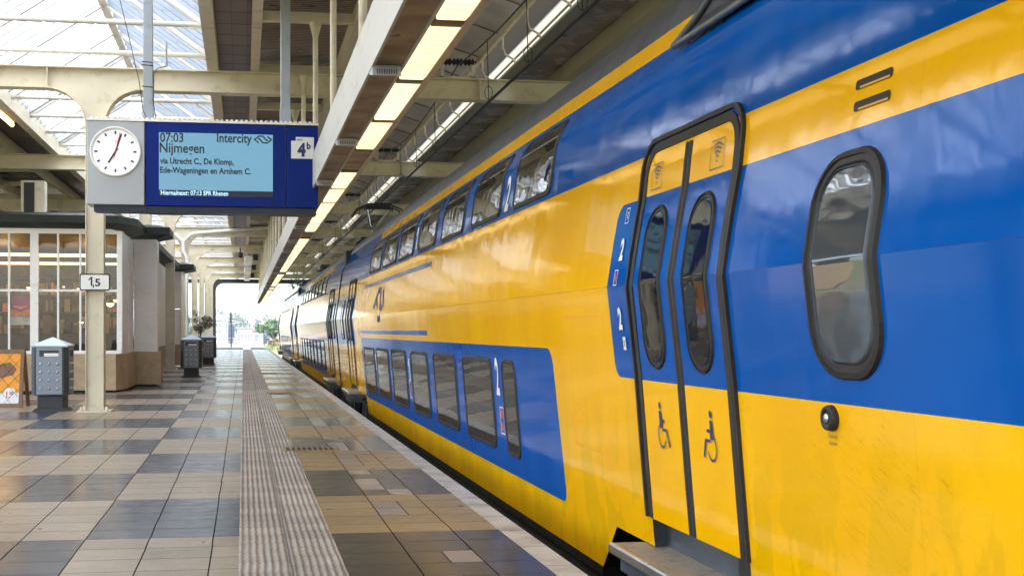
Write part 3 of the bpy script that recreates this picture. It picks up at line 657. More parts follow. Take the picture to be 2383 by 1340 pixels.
# ------------------------------------------------------------------ portal frames of the station roof
PITCH, F0 = 10.15, 20.3
CX, ZB, ZT = -2.40, 5.27, 5.60
def steel_frame(k, label, mats, end=False):
    Y = F0 + PITCH * k; T = thing('portal_frame', (0, Y, 0), label, 'steel frame', 'steel portal frames carrying the station roof')
    a, r = .145, .62; xl, xr = -11.0, 9.3
    b = MB()
    web = [(CX - a, ZB - r)] + [(CX - a - r + r * math.cos(R(t)), ZB - r + r * math.sin(R(t))) for t in range(10, 91, 10)] + [(xl, ZB), (xl, ZT), (xr, ZT), (xr, ZB)]
    web += [(CX + a + r - r * math.sin(R(t)), ZB - r + r * math.cos(R(t))) for t in range(0, 81, 10)] + [(CX + a, ZB - r)]
    b.prism(web, -.008, .008, 'y')
    def flange(pts, th=.018, hw=.14):
        st = stroke(pts, th); n_ = len(st[0])
        V = [(u, -hw, v) for u, v in st[0]] + [(u, hw, v) for u, v in st[0]]
        F = [[i for i in f] for f in st[1]] + [[i + n_ for i in f] for f in st[1]]; h_ = n_ // 2
        for s0 in (0, h_):
            F += [[s0 + i, s0 + i + 1, n_ + s0 + i + 1, n_ + s0 + i] for i in range(h_ - 1)]
        b.add(V, F)
    flange([(CX - a, ZB - r)] + [(CX - a - r + r * math.cos(R(t)), ZB - r + r * math.sin(R(t))) for t in range(10, 91, 10)] + [(xl, ZB)])
    flange([(CX + a, ZB - r)] + [(CX + a + r - r * math.cos(R(t)), ZB - r + r * math.sin(R(t))) for t in range(10, 91, 10)] + [(xr, ZB)])
    b.box(xl, xr, -.14, .14, ZT + .001, ZT + .02)
    for sx in (CX - .75, CX + .78, CX + 3.9, CX + 6.4, CX - 3.6): b.box(sx - .006, sx + .006, -.13, .13, ZB + .01, ZT)
    b.build('beam', mats, T)
    c = MB(); c.box(CX - a, CX - a + .016, -.15, .15, .03, ZB - r); c.box(CX + a - .016, CX + a, -.15, .15, .03, ZB - r); c.box(CX - a + .017, CX + a - .017, -.10, -.085, .03, ZB - r + .001)
    c.build('column', mats, T)
    p = MB(); p.box(CX - .27, CX + .27, -.24, .24, .0, .03)
    for q in (-.2, .2):
        for e in (-.19, .19): p.lathe([(0, .06), (.025, .06), (.03, .0)], (CX + q, e, .03), 8)
    p.build('base_plate', mats, T)
    return T
nm = ['behind the camera', 'bearing the 1,5 platform number plate, beyond the departure sign', 'rising through the kiosk roof', 'standing against the side wall of the kiosk', 'with a white drainpipe, just past the kiosk', 'beside the potted tree, second past the kiosk', 'third past the kiosk', 'third from the dark end frame', 'last cream one before the dark end frame', 'dark, framing the bright exit at the roof end']
for k in range(-4, 8):
    lab = {-4: 0, -3: 0, -2: 0, -1: 0}.get(k, k + 1)
    if k < 0: l = 'cream steel portal frame %s' % ['nearest to the camera, out of sight above it', 'first behind the camera', 'second behind the camera', 'third behind the camera'][-k - 1]
    elif k == 7: l = 'cream steel portal frame last before the dark end frame'
    else: l = 'cream steel portal frame ' + nm[k + 1]
    if k >= -2: steel_frame(k, l, M['cream_steel'])
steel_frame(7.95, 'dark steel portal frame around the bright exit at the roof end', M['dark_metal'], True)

# ------------------------------------------------------------------ glass ridge roof over the platform
YA, YB = -12.0, 101.2
RX, RZ, EXL, EXR, EZ = -2.48, 7.35, -4.55, -.50, 5.95
T = thing('glass_roof', (RX, 40, EZ), 'pitched glass skylight with white ribs running above the platform', 'skylight')
def loc(o): return (o[0] - RX, o[1] - 40, o[2] - EZ)
nb = 11; dy = (YB - YA) / nb
for k in range(nb):
    for sx, nmx in ((EXL, 'left'), (EXR, 'right')):
        m = MB(); ya, yb = YA + dy * k, YA + dy * (k + 1)
        m.quad(loc((RX, ya, RZ)), loc((RX, yb, RZ)), loc((sx, yb, EZ)), loc((sx, ya, EZ)))
        G = m.build('glazing', M['skyglass'], T)
        b = MB(); nbar = int(dy / .44)
        for i in range(nbar):
            y = ya + dy * (i + .5) / nbar
            p0, p1 = Vector(loc((RX, y, RZ - .01))), Vector(loc((sx, y, EZ - .01)))
            hw = .028
            b.add([p0 + Vector((0, -hw, 0)), p0 + Vector((0, hw, 0)), p1 + Vector((0, hw, 0)), p1 + Vector((0, -hw, 0)), p0 + Vector((0, -hw, -.10)), p0 + Vector((0, hw, -.10)), p1 + Vector((0, hw, -.10)), p1 + Vector((0, -hw, -.10))],
                  [(0, 1, 2, 3), (7, 6, 5, 4), (0, 4, 5, 1), (2, 6, 7, 3), (1, 5, 6, 2), (3, 7, 4, 0)])
        b.build('glazing_bars', M['grey_post'], G)
tie = []
y = 18.2 - 2.03 * 14
while y < YB:
    m = MB(); m.tube([loc((EXL, y, EZ - .08)), loc((EXR, y, EZ - .08))], .042, 8); m.build('tie_rod', M['white_steel'], T)
    m = MB()
    for sx in (EXL, EXR):
        p0, p1 = Vector(loc((RX, y, RZ - .09))), Vector(loc((sx, y, EZ - .09))); d = Vector((0, .045, 0)); e = Vector((0, 0, -.09))
        m.add([p0 - d, p0 + d, p1 + d, p1 - d, p0 - d + e, p0 + d + e, p1 + d + e, p1 - d + e], [(0, 1, 2, 3), (7, 6, 5, 4), (0, 4, 5, 1), (2, 6, 7, 3), (1, 5, 6, 2), (3, 7, 4, 0)])
        g = .32 if sx == EXR else -.32
        m.prism([(sx - RX, -.14), (sx - RX - g, -.14), (sx - RX - g * .3, .10), (sx - RX, .0)], y - 40 - .012, y - 40 + .012, 'y')
    m.build('rafter', M['white_steel'], T); y += 2.03
m = MB(); m.box(-.07, .07, YA - 40, YB - 40, RZ - EZ - .20, RZ - EZ - .03); m.build('ridge_beam', M['cream_steel'], T)
for sx in (EXL, EXR):
    m = MB(); m.box(sx - RX - .09, sx - RX + .09, YA - 40, YB - 40, -.33, .05); m.build('eave_beam', M['cream_steel'], T)
# gable glazing at the far end is left open like the photo shows

# ------------------------------------------------------------------ opaque ceilings on both sides of the skylight
def ceiling(label, sgn, x0, xs_panel, xs_out, purl):
    T = thing('canopy_ceiling', (x0, 40, ZT), label, 'ceiling')
    def X(x): return x - x0
    m = MB(); a, b = sorted((X(x0), X(xs_panel))); m.box(a, b, YA - 40, YB - 40, .32, .36); m.build('panel_strip', M['brown_panels'], T)
    m = MB(); a, b = sorted((X(xs_panel), X(xs_out))); m.box(a, b, YA - 40, YB - 40, .28, .32); m.box(a, b, YA - 40, YB - 40, .34, .5, 1); m.build('corrugated_deck', [M['brown_corr'], M['black']], T)
    for x in (xs_panel, xs_out): m = MB(); m.box(X(x) - .07, X(x) + .07, YA - 40, YB - 40, .03, .277); m.build('long_beam', M['cream_steel'], T)
    y = F0 - PITCH * 3 + PITCH / 3; k = 0
    a, b = sorted((X(xs_panel) + .071 * sgn, X(xs_out) - .071 * sgn))
    while y < YB:
        m = MB(); m.box(a, b, y - 40 - .05, y - 40 + .05, .03, .17); m.build('purlin', M['cream_steel'], T); y += PITCH / 3
    return T
ceiling('brown canopy ceiling of panels and corrugated deck between the skylight and the platform lights', 1, -.41, .19, 1.62, True)
TL = ceiling('brown canopy ceiling above the kiosk, left of the skylight', -1, -4.64, -5.55, -11.0, True)
for x in (-7.2, -9.2):
    m = MB(); m.box(x + 4.64 - .07, x + 4.64 + .07, YA - 40, YB - 40, .03, .277); m.build('long_beam', M['cream_steel'], TL)
# fluorescent batten under the left eave
T = thing('batten_light', (-4.78, 25.4, 5.62), 'glowing fluorescent batten under the left edge of the skylight', 'light fitting')
m = MB(); m.box(-.05, .05, -.75, .75, .05, .10); m.build('housing', M['white_steel'], T)
m = MB(); m.tube([(0, -.7, 0), (0, .7, 0)], .045, 10); m.build('tube', M['warm_tube'], T)
m = MB()
for y in range(-12, 14): m.tube([(0, y * 1.6 - .78 - 25.4 + 40, .07), (0, y * 1.6 + .70 - 25.4 + 40, .07)], .018, 6)
o = m.build('cable_tray', M['white_steel'], None, (-4.78, 25.4, 5.72)); tag(o, 'thin white conduit line along the left skylight edge', 'conduit')

# ------------------------------------------------------------------ vaulted roof over the track
T = thing('track_roof', (XC, 40, 6), 'grey vaulted roof above the train with curved ribs', 'roof')
def vz(x): t = (x - 1.62) / (4.1 - 1.62); return 6.15 + .30 * math.sin(math.pi * (t * .86 + .14)) 
xs = [1.62 + (4.1 - 1.62) * k / 14 for k in range(15)]
def tube_roof(m, y0, y1):
    V = [(x - XC, y, vz(x) - 6) for y in (y0, y1) for x in xs] + [(x - XC, y, vz(x) - 6 + .08) for y in (y0, y1) for x in xs]; n = 15
    m.add(V, [(i, i + 1, n + i + 1, n + i) for i in range(n - 1)], 0, True); m.add(V, [(2 * n + i, 3 * n + i, 3 * n + i + 1, 2 * n + i + 1) for i in range(n - 1)], 0, True)
m = MB(); tube_roof(m, YA - 40, YB - 40); m.build('vault', M['grey_corr'], T)
y = F0 - 1.69 * 18 + .5
ribs_, hooks = 0, 0
while y < YB:
    m = MB(); m.tube([(x - XC, y - 40, vz(x) - 6.02) for x in xs], .011, 5); m.build('vault_rib', M['brass'], T)
    y += 1.69
m = MB(); m.box(4.1 - XC - .03, 4.1 - XC + .03, YA - 40, YB - 40, .03, .12); m.build('vault_edge', M['cream_steel'], T)
m = MB(); m.box(1.56 - XC, 1.60 - XC, YA - 40, YB - 40, -.30, .5); m.build('side_sheet', M['grey_sheet'], T)
m = MB(); m.box(.95, 1.0, YA - 40, YB - 40, -.25, .16, 0); m.box(.78, .96, YA - 40, YB - 40, -.30, -.255, 0); m.box(.935, .949, YA - 40, YB - 40, -.03, -.01, 1); m.build('gutter', [M['gutter_cream'], M['dark_metal']], T)
m = MB(); m.box(.96, 1.0, YA - 40, YB - 40, .165, 1.6); m.build('upstand', M['upstand'], T)
m = MB(); m.box(.50, .54, YA - 40, YB - 40, .80, 2.2); m.build('sun_blocker', M['grey_sheet'], T)  # unseen plate, added only to keep direct sun off the upstand
m = MB(); m.box(1.01, 1.85, YA - 40, YB - 40, -.10, -.05, 0); m.box(1.01, 12.0, YA - 40, YB - 40, .9, 1.0, 1); m.build('corrugated_deck', [M['dark_corr'], M['black']], T)
m = MB(); m.box(1.78, 1.98, YA - 40, YB - 40, -.38, -.11); m.box(2.2, 2.3, YA - 40, YB - 40, -.38, .1); m.build('long_beam', M['olive_steel'], T)
m = MB(); m.box(1.99, 7.5, YA - 40, YB - 40, -.05, 0, 0); m.build('far_deck', M['brown_corr'], T)
y = F0 - 1.69 * 9 + .5
while y < YB:
    m = MB(); m.tube([(4.16 - XC, y - 40, .12), (4.16 - XC, y - 40, -.10), (4.20 - XC, y - 40, -.20), (4.33 - XC, y - 40, -.27), (4.37 - XC, y - 40, -.33)], .018, 6); m.build('hook_rod', M['cream_steel'], T); y += 1.69
# overhead line
for X_, Z_, r_, lab in ((1.78, 5.96, .022, 'cream conduit pipe along the edge of the vaulted roof beside the light trough'), (2.75, 6.25, .010, 'thin black cable strung under the middle of the vaulted roof')):
    m = MB(); m.tube([(X_, y, Z_) for y in range(-12, 101, 8)], r_, 6); tag(m.build('roof_conduit', M['cream_steel'] if r_ > .015 else M['black']), lab, 'conduit')
m = MB(); m.tube([(XC + .05, y, 4.79) for y in range(-12, 140, 4)], .010, 5); tag(m.build('contact_wire', M['black']), 'thinner second contact wire running close to the first above the train', 'wire')
m = MB(); m.tube([(XC, y, 4.77) for y in range(-12, 140, 4)], .014, 5); tag(m.build('contact_wire', M['black']), 'thin black contact wire along the track above the train', 'wire')
pts = []; 
for k in range(-2, 8):
    for q in range(6): t = q / 6; pts.append((XC - .02, F0 + PITCH * (k + t), 5.86 - .25 * math.sin(math.pi * t)))
m = MB(); m.tube(pts, .013, 5)
W = m.build('messenger_wire', M['dark_metal']); tag(W, 'sagging messenger wire hung from insulators above the train', 'wire')
for k in range(-1, 8):
    for t in (.25, .5, .75):
        y = F0 + PITCH * (k + t); m = MB(); m.tube([(XC - .02, y, 5.86 - .25 * math.sin(math.pi * t)), (XC, y, 4.78)], .007, 4)
        m.tube([(XC + .06 * math.sin(R(a)), y, 4.90 + .10 * math.cos(R(a))) for a in range(0, 361, 40)], .006, 4); m.build('dropper', M['black'], W)
wh = ['on the frame nearest the departure sign', 'on the second frame beyond the departure sign', 'on the third frame beyond the sign', 'on the fourth frame beyond the sign', 'on the fifth frame beyond the sign', 'on the sixth frame beyond the sign', 'on the seventh frame beyond the sign']
for k in range(0, 7):
    T = thing('insulator_bracket', (XC - .02, F0 + PITCH * k, ZT + .02), 'dark insulator pair on a white bracket, ' + wh[k], 'insulator', 'catenary insulators on the roof frames')
    m = MB()
    for sx in (-.27, .27): m.box(sx - .03, sx + .03, -.03, .03, 0, .30)
    m.box(-.3, .3, -.03, .03, .015, .05); m.build('bracket', M['white_steel'], T)
    m = MB()
    for sx in (-.2, 0, .2): m.lathe([(.03, -.09), (.07, -.06), (.03, -.03), (.07, 0), (.03, .03), (.07, .06), (.03, .09)], (sx, 0, .30), 10, ax='x')
    m.tube([(-.32, 0, .30), (.32, 0, .30)], .025, 6); m.build('insulator', M['black'], T)

# ------------------------------------------------------------------ suspended platform light trunking
LY0, LY1 = -2.95, 79.0
T = thing('platform_light', (1.1, 40, 3.155), 'long suspended white light trough with glowing cream panels above the platform edge', 'light trough')
m = MB(); m.box(.88 - 1.1, .90 - 1.1, LY0 - 40, LY1 - 40, 0, .42); m.prism([(.885 - 1.1, .421), (1.36 - 1.1, .14), (1.36 - 1.1, .16), (.885 - 1.1, .441)], LY0 - 40, LY1 - 40, 'y'); m.box(1.34 - 1.1, 1.36 - 1.1, LY0 - 40, LY1 - 40, 0.002, .139)
m.build('casing', simple('trough_white', (.50, .485, .45), .5, var=.06, nscale=1.2, dirt=((.30, .22, .15), 6, .5), sc=(1, .4, 2)), T)
m = MB(); m.box(.901 - 1.1, 1.09 - 1.1, LY0 - 40, LY1 - 40, .012, .03); m.build('underside', M['worn_tin'], T)
m = MB(); m.box(1.305 - 1.1, 1.338 - 1.1, LY0 - 40, LY1 - 40, -.004, .02); m.box(1.091 - 1.1, 1.11 - 1.1, LY0 - 40, LY1 - 40, -.002, .03); m.build('lamp_rail', M['sign_grey'], T)
y = 7.16 - 1.69 * 5; k = -5; dark_ids = (3, 9, 18, 25, 27)
while y < LY1 - 1.7:
    m = MB()
    if k in dark_ids: m.box(1.115 - 1.1, 1.30 - 1.1, y - 40, y + 1.55 - 40, .004, .03); m.build('blank_panel', M['worn_tin'], T)
    else: m.bbox(1.118 - 1.1, 1.297 - 1.1, y - 40, y + 1.50 - 40, -.012, .03, .006); m.build('light_panel', M['lens'], T)
    m = MB(); m.box(1.115 - 1.1, 1.30 - 1.1, y + 1.505 - 40, y + 1.685 - 40, -.004, .03); m.build('panel_divider', M['dark_tin'], T)
    y += 1.69; k += 1
y = 8.3; 
while y < LY1:
    m = MB(); m.prism([(y - 40, .008), (y - 40 + .30, .008), (y - 40 + .02, -.062), (y - 40, -.062)], .885 - 1.1, 1.085 - 1.1, 'x', 0)
    for i in range(9): m.box(.915 - 1.1 + i * .017, .921 - 1.1 + i * .017, y - 40.004, y - 40, -.052, -.02, 1)
    m.build('loudspeaker', [M['sign_grey'], M['black']], T); y += 3.2
y = F0 - PITCH * 2; i = 0
while y < LY1:
    m = MB(); m.tube([(1.0 - 1.1, y - 40, .44), (1.0 - 1.1, y - 40, 5.43 - 3.155), (1.0 - 1.1, y - 40, 5.635 - 3.155)], [.036, .036, .09], 10); m.build('hanger_rod', M['cream_steel'], T); y += PITCH / 3

# ------------------------------------------------------------------ departure sign
SY = 15.5
T = thing('departure_sign', (-.5, SY, 2.9), 'blue departure board for Nijmegen with clock, screen and platform number 4b', 'departure sign')
def sx_(x): return x + .5
m = MB(); m.bbox(sx_(-1.94), sx_(-1.232), 0, .40, 0.005, 1.055, .008); m.build('clock_case', M['sign_grey'], T)
m = MB(); m.bbox(sx_(-1.218), sx_(.535), 0, .40, 0, 1.05, .006); m.bbox(sx_(.549), sx_(.95), 0, .40, 0, 1.04, .006); m.build('board_case', M['sign_blue'], T)
m = MB(); m.box(sx_(-1.86), sx_(-1.20), .06, .36, -.075, .004); m.box(sx_(-1.19), sx_(.93), .06, .36, -.085, -.001); m.build('bottom_trim', M['navy'], T)
m = MB(); m.box(sx_(-1.95), sx_(.955), -.01, .42, 1.057, 1.085)
for i in range(46): m.box(sx_(-1.9 + i * .062), sx_(-1.9 + i * .062 + .035), -.005, .4, 1.085, 1.105)
m.build('top_cover', M['white_panel'], T)
cx, cz = sx_(-1.588), .667
m = MB(); m.lathe([(.315, -.0), (.312, -.028), (.30, -.034), (.288, -.022), (.275, -.012)], (cx, 0, cz), 48, ax='y'); CK = m.build('clock_bezel', M['white_panel'], T)
def fr(u0, v0, dy): return lambda u, v: (u0 + u, -dy, v0 + v)
m = MB(); m.flat(disc(0, 0, .28, 48), fr(cx, cz, .010)); m.build('clock_dial', M['clock_white'], CK)
m = MB()
for k in range(60):
    a = R(6 * k)
    if k % 5 == 0: m.flat(stroke([(.218 * math.sin(a), .218 * math.cos(a)), (.258 * math.sin(a), .258 * math.cos(a))], .022), fr(cx, cz, .013))
    else: m.flat(disc(.243 * math.sin(a), .243 * math.cos(a), .004, 6), fr(cx, cz, .013))
m.build('hour_marks', M['blue_print'], CK)
m = MB()
a = R(18); m.flat(stroke([(-.05 * math.sin(a), -.05 * math.cos(a)), (.235 * math.sin(a), .235 * math.cos(a))], .020), fr(cx, cz, .016)); m.build('minute_hand', M['dark_print'], CK)
m = MB(); a = R(211.5); m.flat(stroke([(-.05 * math.sin(a), -.05 * math.cos(a)), (.165 * math.sin(a), .165 * math.cos(a))], .022), fr(cx, cz, .018)); m.build('hour_hand', M['dark_print'], CK)
m = MB(); a = R(13.5); m.flat(merge(stroke([(-.09 * math.sin(a), -.09 * math.cos(a)), (.24 * math.sin(a), .24 * math.cos(a))], .008), stroke(arc(.125 * math.sin(a) - .012, .125 * math.cos(a), .016, 0, 360, 12), .006)), fr(cx, cz, .021)); m.build('second_hand', M['red_print'], CK)
lx, rx = sx_(-1.055), sx_(.372)
m = MB(); m.quad((lx, -.004, .20), (rx, -.004, .20), (rx, -.004, .925), (lx, -.004, .925)); SC = m.build('screen', M['lcd'], T)
m = MB(); m.quad((lx, -.004, .122), (rx, -.004, .122), (rx, -.004, .198), (lx, -.004, .198)); m.build('next_train_bar', M['navy'], T)
CAP = max(v for u, v in text('H', 1.0)[0])
def textw(st, cap, wid, bold=.003, shear=0.0):
    fl = text(st, 1.0, 1.0, bold / cap * .7, 'LEFT', shear); x0 = min(u for u, v in fl[0]); x1 = max(u for u, v in fl[0]); H = CAP
    return [((u - x0) * wid / (x1 - x0), v * cap / H) for u, v in fl[0]], fl[1]
for st, cap, wid, u0, v0 in (('07:03', .112, .290, .014, .806), ('Nijmegen', .120, .555, .010, .672), ('Intercity', .112, .44, .722, .816), ('via Utrecht C., De Klomp,', .072, .92, .014, .531), ('Ede-Wageningen en Arnhem C.', .072, 1.135, .014, .414)):
    m = MB(); m.flat(textw(st, cap, wid), fr(lx + u0, v0, .008)); m.build('text_line', M['dark_print'], SC)
m = MB(); m.flat(emblem(.222, .085, .017), fr(rx - .236, .818, .008)); m.build('emblem', M['dark_print'], SC)
m = MB(); m.flat(textw('Hierna/', .056, .205, .0012), fr(lx + .024, .137, .008)); m.flat(textw('next', .056, .135, .0012, .25), fr(lx + .222, .137, .008)); m.flat(textw(': 07:13 SPR Rhenen', .056, .50, .0012), fr(lx + .362, .137, .008))
m.build('next_train_text', M['lcd_text'], T)
m = MB(); px0, px1 = sx_(.605), sx_(.895)
m.flat(poly([(px0, .628), (px1, .628), (px1, .905), (px0 + .058, .905), (px0 + .058, .855), (px0, .855)]), lambda u, v: (u, -.004, v)); PL = m.build('platform_plate', M['white_print'], T)
m = MB(); m.flat(text('spoor', .036, .9, .0005), fr(px0 + .07, .862, .008)); m.flat(textw('4', .150, .105, .012), fr(px0 + .080, .665, .008)); m.flat(textw('b', .080, .052, .004), fr(px0 + .198, .755, .008)); m.build('platform_number', M['blue_print'], PL)
for x0, x1 in ((-1.262, -1.142), (.475, .600)):
    m = MB(); m.bbox(sx_(x0), sx_(x1), .12, .24, 1.08, 2.97, .008); m.box(sx_(x0) - .008, sx_(x1) + .008, .11, .25, 1.08, 1.28); m.build('hanger_post', M['grey_post'], T)
T = thing('antenna', (-1.04, SY + .1, 4.70), 'small grey rod antenna clamped to the left hanger post of the departure sign', 'antenna')
m = MB(); m.tube([(.07, 0, .0), (.07, 0, .30)], .013, 8); m.tube([(-.11, 0, .03), (.12, 0, .03)], .006, 5); m.tube([(.07, 0, -.02), (.07, 0, .05)], .018, 8); m.build('aerial', M['sign_grey'], T)
m = MB(); m.tube([(.07, 0, -.02), (-.04, 0, -.05), (-.085, 0, -.12), (-.09, 0, -.5), (-.05, 0, -.75), (-.03, .05, -.93)], .006, 5)
for dz in (-.03, .01, -.30): m.tube([(-.225, -.10, dz), (-.09, -.105, dz - .012)], .007, 4)
m.build('cable', M['black'], T)
m = MB(); m.tube([(-1.62, SY + .2, 5.8), (-1.45, SY + .15, 5.1), (-1.30, SY + .05, 4.45), (-1.255, SY + .02, 4.1), (-1.2, SY, 3.99)], .005, 4); tag(m.build('loose_cable', M['black']), 'thin slack cable dropping from the skylight to the departure sign', 'cable')

# ------------------------------------------------------------------ kilometre-like plate 1,5 on the column
T = thing('number_plate', (-2.39, F0 - .165, 1.975), 'white rectangular plate reading 1,5 on the nearest column', 'sign')
m = MB(); o_, i_ = rrect(-.242, .242, 0, .275, .035), None
m.prism(rrect(-.242, .242, 0, .275, .035), -.02, 0, 'y'); m.build('rim', M['dark_print'], T)
m = MB(); m.flat(poly(rrect(-.222, .222, .02, .255, .022)), fr(0, 0, .024)); m.build('face', M['white_panel'], T)
m = MB(); m.flat(one(.148, .024), fr(-.062, .075, .028)); m.flat(textw(',', .15, .024, .003), fr(-.034, .068, .028)); m.flat(textw('5', .115, .082, .004), fr(.005, .075, .028)); m.build('digits', M['dark_print'], T)

# ------------------------------------------------------------------ litter bins
def litter_bin(x, y, label, rz=0):
    T = thing('litter_bin', (x, y, 0), label, 'litter bin', 'grey litter bins on the platform', rz)
    m = MB(); m.bbox(-.21, .21, -.21, .21, .02, .26, .01); m.prism([(-.29, 0), (.29, 0), (.22, .055), (-.22, .055)], -.26, .26, 'y'); m.build('pedestal', M['bin_dark'], T)
    m = MB(); w_, c_ = .295, .06
    m.prism([(-w_ + c_, -w_), (w_ - c_, -w_), (w_, -w_ + c_), (w_, w_ - c_), (w_ - c_, w_), (-w_ + c_, w_), (-w_, w_ - c_), (-w_, -w_ + c_)], .27, 1.06, 'z'); m.build('body', M['bin_dark'], T)
    for q in range(4):
        ca, sa = math.cos(R(90 * q)), math.sin(R(90 * q))
        def rot(u, d, v): return (u * ca + d * sa, u * sa - d * ca, v)
        P_ = MB(); hw = .205
        def rect(a, b, c0, c1, d): P_.add([rot(a, d, c0), rot(b, d, c0), rot(b, d, c1), rot(a, d, c1)], [(0, 1, 2, 3)])
        d = w_ + .006
        rect(-hw, hw, .285, .90, d); rect(-hw, hw, 1.005, 1.05, d); rect(-hw, -.155, .90, 1.005, d); rect(.155, hw, .90, 1.005, d)
        panel = P_.build('side_panel', M['bin_grey'], T)
        S_ = MB()
        for i in range(3):
            for j in range(4):
                u, v = -.135 + i * .135, .38 + j * .135; n = 10; V = []; F = []
                for rr, dd in ((.022, 0), (.019, .010), (.010, .017), (.001, .019)): V += [rot(u + rr * math.cos(2 * math.pi * a / n), d + .001 + dd, v + rr * math.sin(2 * math.pi * a / n)) for a in range(n)]
                for r_ in range(3): F += [(r_ * n + a, r_ * n + (a + 1) % n, r_ * n + n + (a + 1) % n, r_ * n + n + a) for a in range(n)]
                S_.add(V, F, 0, True)
        S_.build('studs', M['steel'], panel)
        if q == 0:
            L = MB(); L.add([rot(-.08, w_ + .003, .905), rot(.150, w_ + .003, .905), rot(.150, w_ + .003, .955), (rot(-.08, w_ + .003, .955))], [(0, 1, 2, 3)]); L.build('slot_liner', M['white_print'], T)
    m = MB(); e = .30; m.add([(-e, -e, 1.06), (e, -e, 1.06), (e, e, 1.06), (-e, e, 1.06), (-e, -e, 1.085), (e, -e, 1.085), (e, e, 1.085), (-e, e, 1.085), (0, 0, 1.22)],
                             [(3, 2, 1, 0), (0, 1, 5, 4), (1, 2, 6, 5), (2, 3, 7, 6), (3, 0, 4, 7), (4, 5, 8), (5, 6, 8), (6, 7, 8), (7, 4, 8)]); m.build('lid', M['bin_lid'], T)
    return T
litter_bin(-3.13, 20.65, 'studded grey litter bin between the sandwich board and the nearest column', R(-3))
litter_bin(-1.47, 35.0, 'studded grey litter bin beyond the kiosk corner, with a pale smear on it')
litter_bin(-1.36, 48.0, 'farthest studded grey litter bin, standing by the potted tree')

# ------------------------------------------------------------------ sandwich board
T = thing('sandwich_board', (-4.14, 21.6, 0), 'wooden sandwich board with orange bread poster and price 1.00', 'sandwich board', None, R(-6))
def tilt(u, v, d): return (u, d + v * .17, v)
m = MB()
def slab(a, b, c0, c1, d0, d1, mat=0):
    V = [tilt(a, c0, d0), tilt(b, c0, d0), tilt(b, c1, d0), tilt(a, c1, d0), tilt(a, c0, d1), tilt(b, c0, d1), tilt(b, c1, d1), tilt(a, c1, d1)]
    m.add(V, [(0, 1, 2, 3), (7, 6, 5, 4), (0, 4, 5, 1), (1, 5, 6, 2), (2, 6, 7, 3), (3, 7, 4, 0)], mat)
slab(-.36, -.30, .0, 1.0, -.02, .02); slab(.30, .36, .0, 1.0, -.02, .02); slab(-.30, .30, .93, 1.0, -.02, .02); slab(-.30, .30, .0, .07, -.02, .02)
m.build('front_frame', M['wood'], T)
m = MB(); slab(-.30, .30, .25, .93, -.006, .012); PO = m.build('poster', M['orange_print'], T)
m = MB(); slab(-.30, .30, .07, .25, -.007, .012); m.build('price_strip', M['white_print'], T)
m = MB(); m.flat(poly([(-.05, .50), (.18, .56), (.24, .66), (.12, .78), (-.06, .74)]), lambda u, v: tilt(u, v, -.010)); m.build('bread_picture', M['wood'], PO)
m = MB(); m.flat(merge(poly([(x * .11 + .14, y * .11 + .23) for x, y in [(math.cos(R(a)), math.sin(R(a))) for a in range(0, 360, 20)]])), lambda u, v: tilt(u, v, -.010)); m.build('price_disc', M['white_print'], PO)
m = MB(); m.flat(merge(shift(text('1.', .15, .8, .004), .06, .17), shift(text('00', .08, .8, .002), .135, .22)), lambda u, v: tilt(u, v, -.014)); m.build('price_text', M['red_print'], PO)
m = MB()
for k in range(-5, 8):
    for sg in (1, -1):
        pts = []
        for s in range(0, 41):
            v = .07 + .86 * s / 40; u = (k * .22) + sg * (v - .5) * .9
            if -.30 <= u <= .30: pts.append(tilt(u, v, -.018))
        if len(pts) > 1: m.tube([pts[0], pts[-1]], .0025, 4)
m.build('wire_guard', M['dark_metal'], T)
m = MB()
for s in (-.33, .33): m.add([(s - .03, .17 + .02, 1.0), (s + .03, .17 + .02, 1.0), (s + .03, .46, 0), (s - .03, .46, 0), (s - .03, .21 + .02, 1.0), (s + .03, .21 + .02, 1.0), (s + .03, .50, 0), (s - .03, .50, 0)], [(0, 1, 2, 3), (7, 6, 5, 4), (0, 4, 5, 1), (1, 5, 6, 2), (2, 6, 7, 3), (3, 7, 4, 0)])
m.build('rear_frame', M['wood'], T)

# ------------------------------------------------------------------ kiosk
T = thing('station_kiosk', (-5.0, 27, 0), 'white glazed kiosk with stone plinth and dark green eaves behind the first column', 'kiosk')
KX, KY = -5.0, 27.0
def k2(p): return (p[0] - KX, p[1] - KY)
out = [(-9.5, 26.6), (-2.75, 26.6), (-2.60, 27.3), (-2.60, 29.4), (-2.02, 29.4), (-2.02, 30.1), (-2.66, 30.1), (-2.66, 45.2), (-2.25, 45.2), (-2.25, 46.6), (-2.66, 46.6), (-2.66, 48.2), (-9.5, 48.2)]
m = MB(); m.prism([k2(p) for p in [(-9.5, 26.52), (-2.71, 26.52), (-2.53, 27.2), (-2.53, 29.32), (-1.95, 29.32), (-1.95, 30.18), (-2.64, 30.18), (-2.64, 45.12), (-2.2, 45.12), (-2.2, 46.68), (-2.64, 46.68), (-2.64, 48.2), (-9.5, 48.2)]], .05, .83, 'z', 0)
m.prism([k2(p) for p in [(-9.5, 26.62), (-2.80, 26.62), (-2.66, 27.3), (-2.66, 29.45), (-2.1, 29.45), (-2.1, 30.0), (-2.7, 30.0), (-2.7, 48.0), (-9.5, 48.0)]], .0, .05, 'z', 1)
m.build('plinth', [M['stone'], M['black']], T)
eave = [(-9.9, 26.15), (-2.62, 26.15), (-2.28, 26.9), (-2.28, 28.9), (-1.72, 28.95), (-1.72, 30.5), (-2.30, 30.6), (-2.30, 44.8), (-1.80, 44.8), (-1.80, 47.0), (-2.30, 47.0), (-2.30, 48.5), (-9.9, 48.5)]
